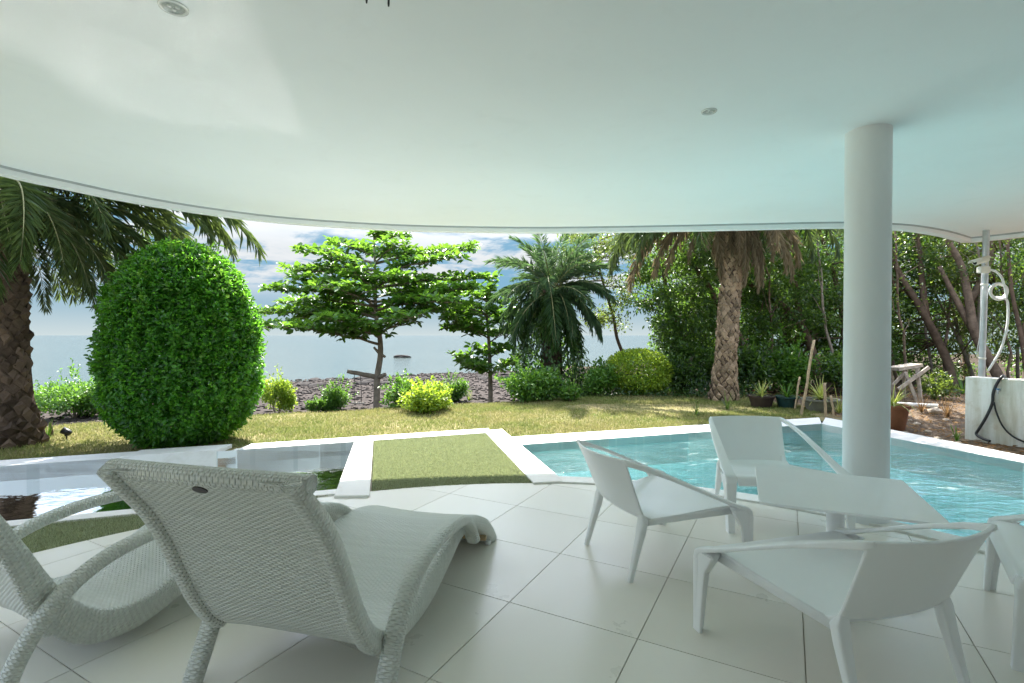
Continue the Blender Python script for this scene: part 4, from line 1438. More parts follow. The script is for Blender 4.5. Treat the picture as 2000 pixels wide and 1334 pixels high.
# bamboo stakes
for a_, b_, r_, lb in (((1565, 812), (1590, 664), 0.020, 'tall tan bamboo stake leaning in the grass behind the pool'),
                       ((1552, 800), (1562, 736), 0.016, 'short dark stake standing beside the tall bamboo stake'),
                       ((1613, 812), (1611, 748), 0.020, 'thick short stake standing among the striped plants'),
                       ((1629, 815), (1623, 772), 0.016, 'stubby stake at the edge of the pool next to the column')):
    p = ground_pt(*a_); t_ = P(b_[0], b_[1], p.y + 0.06)
    mb = MB(); n_ = 7
    pth = [p + Vector((0, 0, -0.08))] + [p.lerp(t_, k / n_) + Vector((random.uniform(-1, 1), random.uniform(-1, 1), 0)) * 0.006 for k in range(n_ + 1)]
    mb.tube(pth, [r_ * (1.0 + (0.10 if k % 2 else -0.05)) for k in range(len(pth))], 9)
    tag(mb.build('stake', M['bamboo'], None, smooth=True), lb, 'stake')

# spot lamp and stump by the palm
p = ground_pt(130, 858)
root = empty('garden_spotlight', p, 0.4, 'small black garden spotlight stuck in the lawn near the palm', 'spotlight')
mb = MB(); mb.tube([(0, 0, -0.1), (0, 0, 0.05)], 0.008, 8); mb.build('spike', M['black'], root)
mb = MB(); mb.lathe([(0.025, -0.05), (0.038, -0.03), (0.040, 0.05), (0.034, 0.05), (0.03, 0.03)], 18); o = mb.build('lamp_head', M['black'], root, smooth=True); o.location = (0, 0, 0.09); o.rotation_euler = (0, R(-55), 0)
mb = MB(); mb.box((0, 0, 0.055), (0.02, 0.06, 0.03)); mb.build('yoke', M['black'], root, bevel=0.003)
p = ground_pt(101, 852)
mb = MB(); mb.tube([p + Vector((0, 0, -0.05)), p + Vector((0.0, 0, 0.06)), p + Vector((-0.025, 0.01, 0.17))], [0.022, 0.02, 0.015], 9)
o = mb.build('cut_stem', M['bark_dark'], None, smooth=True)
tag(o, 'short cut stem sticking up from the lawn by the palm', 'stump')

# rocks on the shore and in the sea
d_ = ray(785, 698); t_ = (SEA_Z - CAM_H) / d_.z
o = link_obj('sea_rock', rock_mesh('sea_rock', 0.8, 11, 0.42, M['rock'], 4), smooth=True); o.location = (d_.x * t_, d_.y * t_, SEA_Z + 0.05); o.scale = (1.1, 0.8, 0.7)
tag(o, 'dark rock breaking the surface of the sea', 'rock')
rk = [rock_mesh('shore_rock', 0.30, 20 + k, 0.55, M['rock'], 2) for k in range(4)]
for k in range(46):
    px = random.uniform(555, 1010)
    py = 748 - (px - 560) * 0.042 + random.uniform(-5, 12)
    p = ground_pt(px, py)
    if p.y > 60: continue
    o = bpy.data.objects.new('shore_rock', rk[k % 4]); COL.objects.link(o)
    s_ = random.uniform(0.35, 1.25)
    o.location = (p.x, p.y, max(gz1(p.x, p.y), SEA_Z) + 0.02); o.scale = (s_ * 1.3, s_, s_ * 0.7); o.rotation_euler = (0, 0, random.uniform(0, 6))
    tag(o, 'low dark rock along the tide line of the beach', 'rock', 'rocks along the tide line')
# beach cobbles as one mass
n = 9000
q = np.stack([rng.uniform(-16, 6, n), rng.uniform(9, 34, n)], -1)
q = q[(q[:, 1] > edge_y(q[:, 0]) + 1.1) & (q[:, 1] < shore_y(q[:, 0]) + 2)]
z = ground_z(q[:, 0], q[:, 1])
ok = z > SEA_Z - 0.03
q, z = q[ok], z[ok]
base = np.array([(1, 0, 0), (-0.9, 0.1, 0), (0, 0.8, 0.05), (0.1, -0.8, 0), (0, 0.1, 0.6), (0, 0, -0.5)])
fb = np.array([(0, 2, 4), (2, 1, 4), (1, 3, 4), (3, 0, 4), (2, 0, 5), (1, 2, 5), (3, 1, 5), (0, 3, 5)])
s_ = rng.uniform(0.03, 0.12, len(q)) * rng.uniform(0.5, 1.3, len(q))
an = rng.uniform(0, 6.28, len(q))
bx_ = base[None] * s_[:, None, None] * rng.uniform(0.6, 1.2, (len(q), 6, 1))
rx_ = bx_[..., 0] * np.cos(an)[:, None] - bx_[..., 1] * np.sin(an)[:, None]
ry_ = bx_[..., 0] * np.sin(an)[:, None] + bx_[..., 1] * np.cos(an)[:, None]
V = np.stack([rx_ + q[:, 0:1], ry_ + q[:, 1:2], bx_[..., 2] + z[:, None] + 0.01], -1).reshape(-1, 3)
F = (np.arange(len(q))[:, None, None] * 6 + fb[None]).reshape(-1, 3)
M['cobble'] = leaf_mat('beach_cobble', [(0.012, 0.010, 0.009), (0.035, 0.029, 0.025), (0.09, 0.075, 0.065)], (0.1, 0.1, 0.1), 0.0, 0.8, 0.1)
o = link_obj('beach_cobbles', np_mesh('beach_cobbles', V, F, M['cobble']))
tag(o, 'grey and brown cobbles covering the beach', 'cobbles', None, 'stuff')

# ------------------------------------------------------------------ vegetation
UP = np.array([0.0, 0.0, 1.0])


def unit(v):
    return v / (np.linalg.norm(v, axis=-1, keepdims=True) + 1e-9)


def leaf_obj(name, ctr, axis, nrm, L, Wd, mat, parent, fold=0.18, bend=0.15):
    V, F = leaves_np(ctr, axis, nrm, L, Wd, fold, bend, True)
    o = link_obj(name, np_mesh(name, V, F, mat), parent)
    return o


def limb(mb, a, b, r0, r1, n=7, wob=0.03, sides=8, sag=0.0):
    a, b = Vector(a), Vector(b)
    d = b - a
    pth = []
    for k in range(n + 1):
        t = k / n
        w = math.sin(t * math.pi) * wob * d.length
        pth.append(a + d * t + Vector((random.uniform(-1, 1) * w, random.uniform(-1, 1) * w, random.uniform(-0.5, 0.5) * w + sag * math.sin(t * math.pi) * d.length)))
    mb.tube(pth, [r0 + (r1 - r0) * k / n for k in range(n + 1)], sides)
    return pth


def place_children(root, objs):
    inv = Matrix.Translation(-Vector(root.location))
    for o in objs:
        o.matrix_parent_inverse = inv


# ---- clipped topiary
Yt = 6.02
prof_px = [(478, 26), (492, 62), (515, 98), (550, 131), (600, 154), (660, 164), (720, 167), (770, 163), (805, 148), (835, 118), (860, 80), (878, 40)]
zs_ = np.array([P(350, y, Yt).z for y, _ in prof_px])[::-1]
rs_ = np.array([w for _, w in prof_px])[::-1] * Yt / F_PX * 0.80
tcen = P(356, 700, Yt)
tb_ = P(372, 872, 5.95)
tbase = Vector((tb_.x, 5.95, gz1(tb_.x, 5.95)))
root = empty('topiary_shrub', tbase, 0, 'large dense egg-shaped clipped green shrub behind the plunge pool', 'shrub')
n = 62000
zz = rng.uniform(zs_[0], zs_[-1], n * 2)
zz = zz[rng.uniform(0, rs_.max(), n * 2) < np.interp(zz, zs_, rs_) + 0.12][:n]
n = len(zz)
th = rng.uniform(0, 2 * math.pi, n)
rad = np.interp(zz, zs_, rs_)
lump = 1 + 0.09 * vnoise(th * 3, zz * 3, 41) + 0.13 * vnoise(th * 8, zz * 7, 43) + 0.08 * vnoise(th * 18, zz * 16, 45)
dep = np.where(rng.uniform(0, 1, n) < 0.72, rng.uniform(-0.07, 0.05, n), -rng.uniform(0.05, 0.35, n))
rr_ = np.maximum(rad * lump + dep, 0.02)
ctr = np.stack([tcen.x + rr_ * np.cos(th), Yt + 0.82 * rr_ * np.sin(th), zz + rng.normal(0, 0.02, n)], -1)
slope = np.gradient(rs_, zs_)
nz = -np.interp(zz, zs_, slope)
outw = unit(np.stack([np.cos(th), np.sin(th), np.clip(nz, -1.2, 2.5)], -1))
axis = unit(outw * 0.55 + rand_dir(n) * 0.75 + UP * 0.12)
nrm = unit(outw * 0.8 + rand_dir(n) * 0.55 + UP * 0.5)
cr = leaf_obj('foliage', ctr, axis, nrm, rng.uniform(0.036, 0.068, n), rng.uniform(0.021, 0.034, n), M['topiary'], root)
mb = MB()
st = limb(mb, tbase + Vector((0, 0, -0.1)), (tcen.x + 0.05, Yt, 1.2), 0.07, 0.03, 8, 0.02)
for k in range(14):
    a = random.uniform(0, 6.28); z1 = random.uniform(0.5, 1.9)
    r1 = float(np.interp(z1, zs_, rs_)) * 0.85
    limb(mb, (tcen.x + 0.05, Yt, 0.25 + z1 * 0.4), (tcen.x + r1 * math.cos(a), Yt + r1 * 0.8 * math.sin(a), z1), 0.02, 0.006, 5, 0.05, 6)
stem = mb.build('stem', M['bark_grey'], root, smooth=True)
# long shoots that escaped the shears
n = 130
th = rng.uniform(0, 2 * math.pi, n); zz = rng.uniform(0.9, zs_[-1], n)
pts_, axs_ = [], []
for k in range(n):
    r0 = float(np.interp(zz[k], zs_, rs_))
    d0 = np.array([math.cos(th[k]), 0.8 * math.sin(th[k]), 0.9]) + rng.normal(0, 0.25, 3)
    d0 /= np.linalg.norm(d0)
    Ls = rng.uniform(0.05, 0.17)
    for j in range(7):
        pts_.append(np.array([tcen.x + r0 * math.cos(th[k]), Yt + 0.82 * r0 * math.sin(th[k]), zz[k]]) + d0 * Ls * j / 6)
        axs_.append(d0 * 0.5 + rng.normal(0, 0.6, 3))
pts_, axs_ = np.array(pts_), unit(np.array(axs_))
sh = leaf_obj('shoots', pts_, axs_, unit(rand_dir(len(pts_)) + UP), rng.uniform(0.04, 0.075, len(pts_)), rng.uniform(0.018, 0.03, len(pts_)), M['shrub'], root)
place_children(root, [cr, stem, sh])


# ---- bushes
def bush(name, label, px, py, wpx, hpx, mat, dy=0.0, leaf=0.07, dens=1.0, round_=False, lobes=7, group='bushes along the edge of the lawn', shoots=True, spread=0.6):
    base = ground_pt(px, py)
    base = Vector((base.x, base.y + dy, gz1(base.x, base.y + dy)))
    s = base.y / F_PX
    W_, H_ = wpx * s, hpx * s
    root = empty(name, base, 0, label, 'shrub', group)
    C, Nn = [], []
    nl = int(2600 * dens * max(0.25, W_ * H_) / (leaf / 0.07) ** 2)
    if round_:
        cs = [(np.array([0, 0, H_ * 0.52]), W_ * 0.5, W_ * 0.45, H_ * 0.5)]
    else:
        cs = []
        for k in range(lobes):
            a = rng.uniform(0, 6.28); q = rng.uniform(0.15, 1) ** 0.5
            f = 1 - 0.55 * q
            cs.append((np.array([math.cos(a) * q * W_ * 0.34, math.sin(a) * q * W_ * 0.30, H_ * rng.uniform(0.22, 0.40 + 0.32 * f)]), W_ * rng.uniform(0.16, 0.27), W_ * rng.uniform(0.15, 0.25), H_ * rng.uniform(0.18, 0.32)))
        cs.append((np.array([0, 0, H_ * 0.4]), W_ * 0.33, W_ * 0.3, H_ * 0.36))
    per = max(60, nl // len(cs))
    for c, rx, ry, rz in cs:
        d = rand_dir(per)
        q = rng.uniform(0.45 if not round_ else 0.75, 1.06, per)[:, None]
        if round_:
            d[:, 2] = np.sign(d[:, 2]) * np.abs(d[:, 2]) ** 0.8
        p = c + d * q * np.array([rx, ry, rz])
        p[:, 2] = np.maximum(p[:, 2], 0.02)
        C.append(p); Nn.append(d)
    C, Nn = np.concatenate(C), np.concatenate(Nn)
    if shoots and not round_:
        sc, sn = [], []
        for k in range(int(16 * dens)):
            a = rng.uniform(0, 6.28); q = rng.uniform(0, 1) ** 0.6
            b0_ = np.array([math.cos(a) * q * W_ * 0.42, math.sin(a) * q * W_ * 0.38, H_ * (0.92 - 0.5 * q)])
            d = unit(np.array([math.cos(a) * q, math.sin(a) * q, 0.9]) + rng.normal(0, 0.2, 3))
            Ls = H_ * rng.uniform(0.12, 0.34)
            for j in range(9):
                sc.append(b0_ + d * Ls * j / 8); sn.append(d + rng.normal(0, 0.7, 3))
        C = np.concatenate([C, sc]); Nn = np.concatenate([Nn, unit(np.array(sn))])
    k = len(C)
    axis = unit(Nn * 0.5 + rand_dir(k) * spread + UP * 0.25)
    nrm = unit(Nn * 0.5 + rand_dir(k) * 0.5 + UP * 0.7)
    leaf_obj('foliage', C, axis, nrm, rng.uniform(0.6, 1.25, k) * leaf, rng.uniform(0.35, 0.6, k) * leaf, mat, root)
    mb = MB()
    for q in range(6):
        a = rng.uniform(0, 6.28)
        limb(mb, (0.02 * math.cos(a), 0.02 * math.sin(a), -0.05), (W_ * 0.28 * math.cos(a), W_ * 0.25 * math.sin(a), H_ * rng.uniform(0.5, 0.75)), 0.016, 0.005, 5, 0.06, 6)
    mb.build('stem', M['bark_grey'], root, smooth=True)
    return root


bush('leafy_shrub', 'leafy green shrub beside the trunk of the palm by the plunge pool', 128, 818, 165, 100, M['shrub'], 0.25, 0.085, 1.3)
bush('leafy_shrub', 'yellow-tipped green shrub half hidden behind the clipped topiary', 538, 806, 74, 80, M['gold'], 0.1, 0.07, 1.2)
bush('leafy_shrub', 'upright green shrub between the swing and the clipped topiary', 659, 801, 72, 64, M['shrub'], 0.1, 0.07, 1.3)
bush('leafy_shrub', 'tiny low green shrub at the foot of the upright shrub near the swing', 616, 804, 44, 28, M['shrub'], 0.0, 0.055, 1.6, lobes=4)
bush('leafy_shrub', 'green shrub right beside the trunk of the tiered tree', 778, 797, 84, 66, M['shrub'], 0.25, 0.075, 1.3)
bush('leafy_shrub', 'rounded golden green shrub in front of the tiered tree on the lawn', 838, 803, 108, 68, M['gold'], 0.0, 0.065, 1.7, lobes=9, shoots=True)
bush('leafy_shrub', 'light green shrub on the bank between golden shrub and young tree', 880, 785, 60, 58, M['shrub'], 0.25, 0.07, 1.0)
bush('leafy_shrub', 'large bright green shrub at the foot of the shaggy palm', 1030, 785, 128, 80, M['shrub'], 0.15, 0.085, 1.5, lobes=9)
bush('leafy_shrub', 'small green shrub between the large bright shrub and the creeper bank', 1112, 784, 50, 36, M['shrub'], 0.0, 0.065, 1.3, lobes=4)
bush('leafy_shrub', 'dense mid green shrub left of the clipped yellow bush', 1172, 775, 84, 72, M['shrub'], 0.25, 0.075, 1.4)
bush('clipped_bush', 'rounded clipped bush with bright yellow green top at the edge of the lawn', 1256, 774, 122, 86, M['gold'], 0.45, 0.06, 2.6, round_=True)
bush('leafy_shrub', 'dark shrub pressed between the clipped yellow bush and the big palm trunk', 1345, 772, 90, 95, M['thicket'], 0.5, 0.085, 1.3)
bush('leafy_shrub', 'broad-leaved shrub growing behind the brown pot', 1495, 772, 120, 130, M['thicket'], 0.7, 0.11, 1.0)
bush('leafy_shrub', 'bright leafy shrub behind the tall bamboo stake', 1590, 775, 120, 125, M['shrub'], 0.9, 0.10, 0.9)
bush('leafy_shrub', 'sparse green shrub behind the round column', 1690, 775, 110, 90, M['thicket'], 0.8, 0.09, 0.9)
bush('leafy_shrub', 'weedy green shrub between the trestle and the white wall', 1858, 785, 70, 55, M['thicket_warm'], 0.3, 0.08, 0.8)


# ---- strappy tufts
def tuft_leaves(n, L, W_, up=0.7):
    a = rng.uniform(0, 2 * math.pi, n)
    u = rng.uniform(0.15, 1.0, n)
    Ls = rng.uniform(0.6, 1.1, n) * L
    V, F = [], []
    for k in range(n):
        d = np.array([math.cos(a[k]), math.sin(a[k]), 0]); s = np.array([-d[1], d[0], 0])
        b = len(V)
        for j in range(5):
            t = j / 4
            r = Ls[k] * (0.25 + 0.75 * u[k]) * t
            z = Ls[k] * (up * (1.3 - u[k]) * t * 1.2 + 0.25 * t - 0.75 * u[k] * t * t)
            w = W_ * (1 - 0.85 * t) * 0.5
            p = d * r + UP * z
            V += [p - s * w, p + s * w]
        F += [(b + 2 * j, b + 2 * j + 1, b + 2 * j + 3, b + 2 * j + 2) for j in range(4)]
    return np.array(V), np.array(F)


def potted(label, px, py, r, h, pm, pl, L=0.34, n=46, square=False):
    p = ground_pt(px, py)
    root = empty('potted_plant', p, random.uniform(0, 1), label, 'potted plant', 'potted plants by the thicket')
    mb = MB()
    mb.lathe([(r * 0.72, 0), (r * 0.80, h * 0.3), (r * 0.95, h * 0.85), (r * 1.05, h * 0.87), (r * 1.06, h), (r * 0.93, h), (r * 0.9, h * 0.85), (0.01, h * 0.84)], 26, cap=False)
    o = mb.build('pot', pm, root); smooth_by_angle(o, 50)
    mb = MB(); mb.lathe([(r * 0.905, h * 0.86), (r * 0.5, h * 0.9), (0.01, h * 0.91)], 18, cap=False); mb.build('soil', M['soil'], root, smooth=True)
    V, F = tuft_leaves(n, L, 0.028)
    o = link_obj('leaves', np_mesh('leaves', V, F, pl), root); o.location = (0, 0, h * 0.9)


potted('striped plant in a dark brown pot beside the big palm trunk', 1487, 795, 0.22, 0.21, M['pot_dark'], M['spider'])
potted('striped plant in a dark teal glazed pot between two other pots', 1537, 797, 0.19, 0.21, M['pot_teal'], M['shrub'], 0.3)
potted('striped plant in a wide grey cement pot behind the stakes', 1603, 803, 0.28, 0.21, M['pot_grey'], M['spider'], 0.42, 60)
potted('yellow striped plant in a terracotta pot half hidden by the column', 1742, 838, 0.20, 0.34, M['terracotta'], M['spider'], 0.42, 60)


def tuft(label, px, py, L, n, mat, w=0.014):
    p = ground_pt(px, py)
    V, F = tuft_leaves(n, L, w, 1.0)
    o = link_obj('grass_tuft', np_mesh('grass_tuft', V, F, mat)); o.location = p
    tag(o, label, 'grass tuft', 'tufts of taller grass')


for px, py, L, n, mt, lb in ((1360, 812, 0.2, 30, 'thicket', 'green weed tuft on the bare patch of the lawn'), (1905, 852, 0.22, 34, 'shrub', 'green grass tuft at the corner foot of the white wall'), (1868, 862, 0.16, 26, 'shrub', 'flat green tuft on the soil in front of the white wall'),
                             (1640, 808, 0.34, 40, 'spider', 'striped tuft growing between stubby stake and column'), (1880, 770, 0.5, 30, 'shrub', 'tall blade tuft behind the corner of the white wall'), (1420, 800, 0.3, 40, 'thicket', 'dark grass tuft at the foot of the big palm trunk'),
                             
                             (915, 784, 0.35, 26, 'gold', 'yellow green tuft beside the trunk of the young tree'), (92, 862, 0.2, 24, 'shrub', 'small green tuft around the cut stem'), (1800, 806, 0.3, 36, 'deadleaf', 'dry brown grass tuft under the trestle'), (1850, 815, 0.3, 40, 'deadleaf', 'dry brown grass tuft near the pale stone')):
    tuft(lb, px, py, L, n, M[mt])


# ---- palms
def frond_mesh(name, L, e0, e1, n, ll, lw, mat, rmat, hang=0.0, curve=1.3, jit=0.25, rach=0.016):
    """feather leaf growing from the origin along +X; e0, e1 elevation at base and tip in degrees"""
    K = 26
    s = np.linspace(0, 1, K)
    e = np.radians(e0 + (e1 - e0) * s ** curve)
    ds = L / (K - 1)
    x = np.concatenate([[0], np.cumsum(np.cos(e[:-1]) * ds)]); z = np.concatenate([[0], np.cumsum(np.sin(e[:-1]) * ds)])
    yb = 0.06 * L * np.sin(s * 2.2) * rng.uniform(-1, 1)
    pts = np.stack([x, yb, z], -1)
    u = np.clip(np.linspace(0.16, 1.0, n) + rng.normal(0, 0.004, n), 0.12, 1)
    C, A, Nn, LL = [], [], [], []
    for sd in (-1, 1):
        p = np.stack([np.interp(u, s, pts[:, k]) for k in range(3)], -1)
        ee = np.interp(u, s, e)
        t = np.stack([np.cos(ee), 0 * ee, np.sin(ee)], -1)
        nn_ = np.stack([-np.sin(ee), 0 * ee, np.cos(ee)], -1)
        sv = np.tile(np.array([0, sd, 0.0]), (n, 1))
        ang = np.radians(62 - 38 * u + rng.normal(0, 7, n))
        lift = rng.normal(0.12, jit, n)
        a = t * np.cos(ang)[:, None] + sv * np.sin(ang)[:, None] + nn_ * lift[:, None] - UP * hang
        C.append(p); A.append(unit(a)); Nn.append(unit(nn_ + rng.normal(0, 0.25, (n, 3))))
        LL.append(ll * (0.45 + 0.75 * np.sin(np.pi * np.clip(u * 0.93 + 0.05, 0, 1)) ** 0.8) * rng.uniform(0.85, 1.12, n))
    C, A, Nn, LL = map(np.concatenate, (C, A, Nn, LL))
    V, F = leaves_np(C, A, Nn, LL, np.full(len(C), lw), 0.25, 0.10 + hang * 0.1)
    mb = MB(); mb.tube([Vector(p) for p in pts[::2]] + [Vector(pts[-1])], [rach * (1 - 0.85 * k / 13) for k in range(14)], 6)
    me = bpy.data.meshes.new(name)
    nv = len(V)
    me.from_pydata(V.tolist() + mb.v, [], F.tolist() + [tuple(i + nv for i in f) for f in mb.f])
    me.materials.append(mat); me.materials.append(rmat)
    idx = np.zeros(len(me.polygons), np.int32); idx[len(F):] = 1
    me.polygons.foreach_set('material_index', idx)
    return me


def scale_mesh(w, h, d, mat):
    mb = MB()
    mb.add([(-w / 2, 0, 0), (w / 2, 0, 0), (0, 0, -h * 0.55), (0, 0, h * 0.5), (0, -d, h * 0.22), (-w * 0.28, -d * 0.75, h * 0.1), (w * 0.28, -d * 0.75, h * 0.1), (0, -d * 0.5, -h * 0.25)],
           [(0, 2, 7, 5), (2, 1, 6, 7), (5, 7, 6, 4), (0, 5, 4, 3), (6, 1, 3, 4)])
    return mb.mesh('leaf_base', mat)


def palm_trunk(root, base, topc, r0, r1, mat, flare=1.35, sw=0.14, shp=0.13):
    """core plus spiral of cut leaf bases"""
    base, topc = Vector(base), Vector(topc)
    mb = MB()
    K = 10
    mb.tube([base.lerp(topc, k / K) for k in range(K + 1)], [(r0 + (r1 - r0) * k / K) * (1 + (flare - 1) * max(0, 1 - k / 2.2)) * 0.97 for k in range(K + 1)], 22)
    core = mb.build('trunk', M['trunk_core'], root, smooth=True)
    H_ = (topc - base).length
    me = scale_mesh(sw, shp * 1.35, 0.035, mat)
    nr = max(6, int(round(2 * math.pi * r0 / (sw * 0.92))))
    rows = int(H_ / (shp * 0.62))
    objs = [core]
    for i in range(rows):
        t = (i + 0.5) / rows
        r = (r0 + (r1 - r0) * t) * (1 + (flare - 1) * max(0, 1 - t * K / 2.2))
        c = base.lerp(topc, t)
        for j in range(nr):
            a = 2 * math.pi * (j + 0.5 * (i % 2)) / nr + random.uniform(-0.05, 0.05) + i * 0.02
            if math.sin(a) > 0.45: continue           # far side, never in view of the terrace
            o = bpy.data.objects.new('leaf_base', me); COL.objects.link(o)
            o.parent = core
            o.location = c + Vector((math.cos(a) * r * 0.96, math.sin(a) * r * 0.96, random.uniform(-0.012, 0.012)))
            k = random.uniform(0.7, 1.3)
            o.scale = (k * random.uniform(0.8, 1.1), random.uniform(0.4, 1.6), k)
            o.rotation_euler = (random.uniform(-0.3, 0.2), random.uniform(-0.35, 0.35), a + math.pi / 2 + random.uniform(-0.15, 0.15))
    return objs


def add_fronds(root, crown, specs, meshes, seed):
    random.seed(seed)
    objs = []
    for az, key, sc_ in specs:
        o = bpy.data.objects.new('frond', random.choice(meshes[key])); COL.objects.link(o)
        o.parent = root
        o.location = crown + Vector((0.08 * math.cos(R(az)), 0.08 * math.sin(R(az)), random.uniform(-0.1, 0.1)))
        o.rotation_euler = (R(random.uniform(-14, 14)), 0, R(az))
        o.scale = (sc_,) * 3
        objs.append(o)
    return objs


# palm by the plunge pool
b_ = ground_pt(28, 868)
cr_ = P(8, 372, b_.y + 0.05)
root = empty('date_palm', b_, 0, 'dark date palm with drooping fronds standing beside the plunge pool', 'palm tree')
objs = palm_trunk(root, b_ + Vector((0, 0, -0.1)), cr_ + Vector((0, 0, 0.05)), 0.185, 0.16, M['scale_dark'], 1.75, 0.13, 0.13)
fm = {}
for key, e0, e1 in (('a', 62, -35), ('b', 38, -62), ('c', 12, -78), ('d', -18, -86)):
    fm[key] = [frond_mesh('frond', 2.55, e0 + d, e1 + d * 0.5, 78, 0.36, 0.026, M['palm'], M['rachis'], 0.22, 1.15) for d in (-6, 6)]
specs = [(az, 'a', random.uniform(0.95, 1.15)) for az in np.linspace(4, 200, 15)] + [(az, 'b', random.uniform(0.9, 1.1)) for az in np.linspace(14, 205, 18)]
specs += [(az, 'c', random.uniform(0.75, 0.95)) for az in np.linspace(30, 290, 22)] + [(az, 'd', random.uniform(0.6, 0.8)) for az in np.linspace(-110, 250, 26)]
specs += [(6, 'a', 1.2), (12, 'a', 1.18), (20, 'b', 1.15), (9, 'b', 1.0), (26, 'a', 1.15), (-62, 'c', 0.85), (-38, 'c', 0.8), (-80, 'c', 0.85), (-12, 'c', 0.72), (2, 'a', 1.05)]
objs += add_fronds(root, cr_, specs, fm, 5)
place_children(root, objs)

# big palm with a skirt of dry fronds
b_ = ground_pt(1411, 782)
cr_ = P(1438, 395, b_.y + 0.1)
root = empty('date_palm', b_, 0, 'tall date palm with patterned trunk and a skirt of dry brown fronds', 'palm tree')
objs = palm_trunk(root, b_ + Vector((0, 0, -0.1)), cr_, 0.205, 0.17, M['scale'], 1.45, 0.125, 0.13)
fm = {}
for key, e0, e1, ma, mr_, hg in (('a', 55, -50, 'palm', 'rachis', 0.1), ('b', 22, -76, 'palm', 'rachis', 0.2), ('o', 8, -84, 'palm_dead', 'rachis_dead', 0.35), ('d', -25, -89, 'palm_dead', 'rachis_dead', 0.6), ('e', -62, -90, 'palm_dead', 'rachis_dead', 0.8)):
    fm[key] = [frond_mesh('frond', 2.7, e0 + d, max(e1, -90), 80, 0.40, 0.026, M[ma], M[mr_], hg, 0.8 if key in 'ode' else 1.1, 0.3, 0.02) for d in (-7, 0, 7)]
specs = [(az + random.uniform(-12, 12), k, random.uniform(0.8, 1.08) * f) for k, n_, f in (('a', 12, 1), ('b', 18, 1), ('o', 5, 0.8), ('d', 7, 0.55), ('e', 12, 0.5)) for az in np.linspace(0, 360, n_, endpoint=False)]
specs += [(178, 'b', 1.12), (190, 'b', 1.05), (200, 'b', 1.0), (170, 'o', 1.05), (215, 'b', 1.0), (185, 'o', 0.85), (165, 'b', 1.1), (195, 'b', 0.9), (208, 'b', 1.08), (182, 'b', 0.8), (-40, 'd', 0.65), (-15, 'd', 0.7), (-70, 'e', 0.65), (-30, 'e', 0.62), (-10, 'e', 0.66)]
objs += add_fronds(root, cr_, specs, fm, 6)
place_children(root, objs)

# shaggy palm on the bank, hung with creeper
yb_ = 11.6
bx_ = P(1078, 760, yb_).x
b_ = Vector((bx_, yb_, gz1(bx_, yb_)))
cr_ = P(1076, 566, yb_)
root = empty('date_palm', b_, 0, 'shaggy bluish date palm wrapped in dark creeper at the end of the lawn', 'palm tree')
mb = MB(); mb.tube([b_ + Vector((0, 0, -0.2)), b_.lerp(cr_, 0.5), cr_], [0.30, 0.24, 0.2], 16)
tk = mb.build('trunk', M['trunk_core'], root, smooth=True)
fm = {}
for key, e0, e1, ma in (('a', 80, 20, 'palm_blue'), ('b', 55, -20, 'palm_blue'), ('c', 25, -55, 'palm_blue'), ('d', -10, -85, 'palm_blue'), ('e', -45, -90, 'ivy')):
    fm[key] = [frond_mesh('frond', 1.75, e0 + d, e1, 64, 0.30, 0.024, M[ma], M['rachis'], 0.08 if key in 'ab' else 0.3, 1.1) for d in (-6, 6)]
specs = [(az + random.uniform(-12, 12), k, random.uniform(0.72, 0.98)) for k, n_ in (('a', 9), ('b', 14), ('c', 16), ('d', 16), ('e', 16)) for az in np.linspace(0, 360, n_, endpoint=False)]
objs = add_fronds(root, cr_, specs, fm, 8)
n = 6000
tz = rng.uniform(0, 1, n) ** 0.8
a = rng.uniform(0, 6.283, n)
rr2 = 0.30 + 0.55 * np.sin(tz * 2.6) * rng.uniform(0.5, 1.05, n) + 0.15 * vnoise(a * 3, tz * 9, 51)
ctr = np.stack([cr_.x + (b_.x - cr_.x) * tz + rr2 * np.cos(a), yb_ + rr2 * np.sin(a), cr_.z - 0.2 + (b_.z - cr_.z + 0.1) * tz], -1)
ax = unit(np.stack([np.cos(a) * 0.4, np.sin(a) * 0.4, -np.ones(n) * 0.8], -1) + rand_dir(n) * 0.6)
cp = leaf_obj('creeper', ctr, ax, unit(np.stack([np.cos(a), np.sin(a), 0.3 + 0 * a], -1) + rand_dir(n) * 0.4), rng.uniform(0.06, 0.12, n), rng.uniform(0.03, 0.06, n), M['ivy'], root)
place_children(root, objs + [cp, tk])


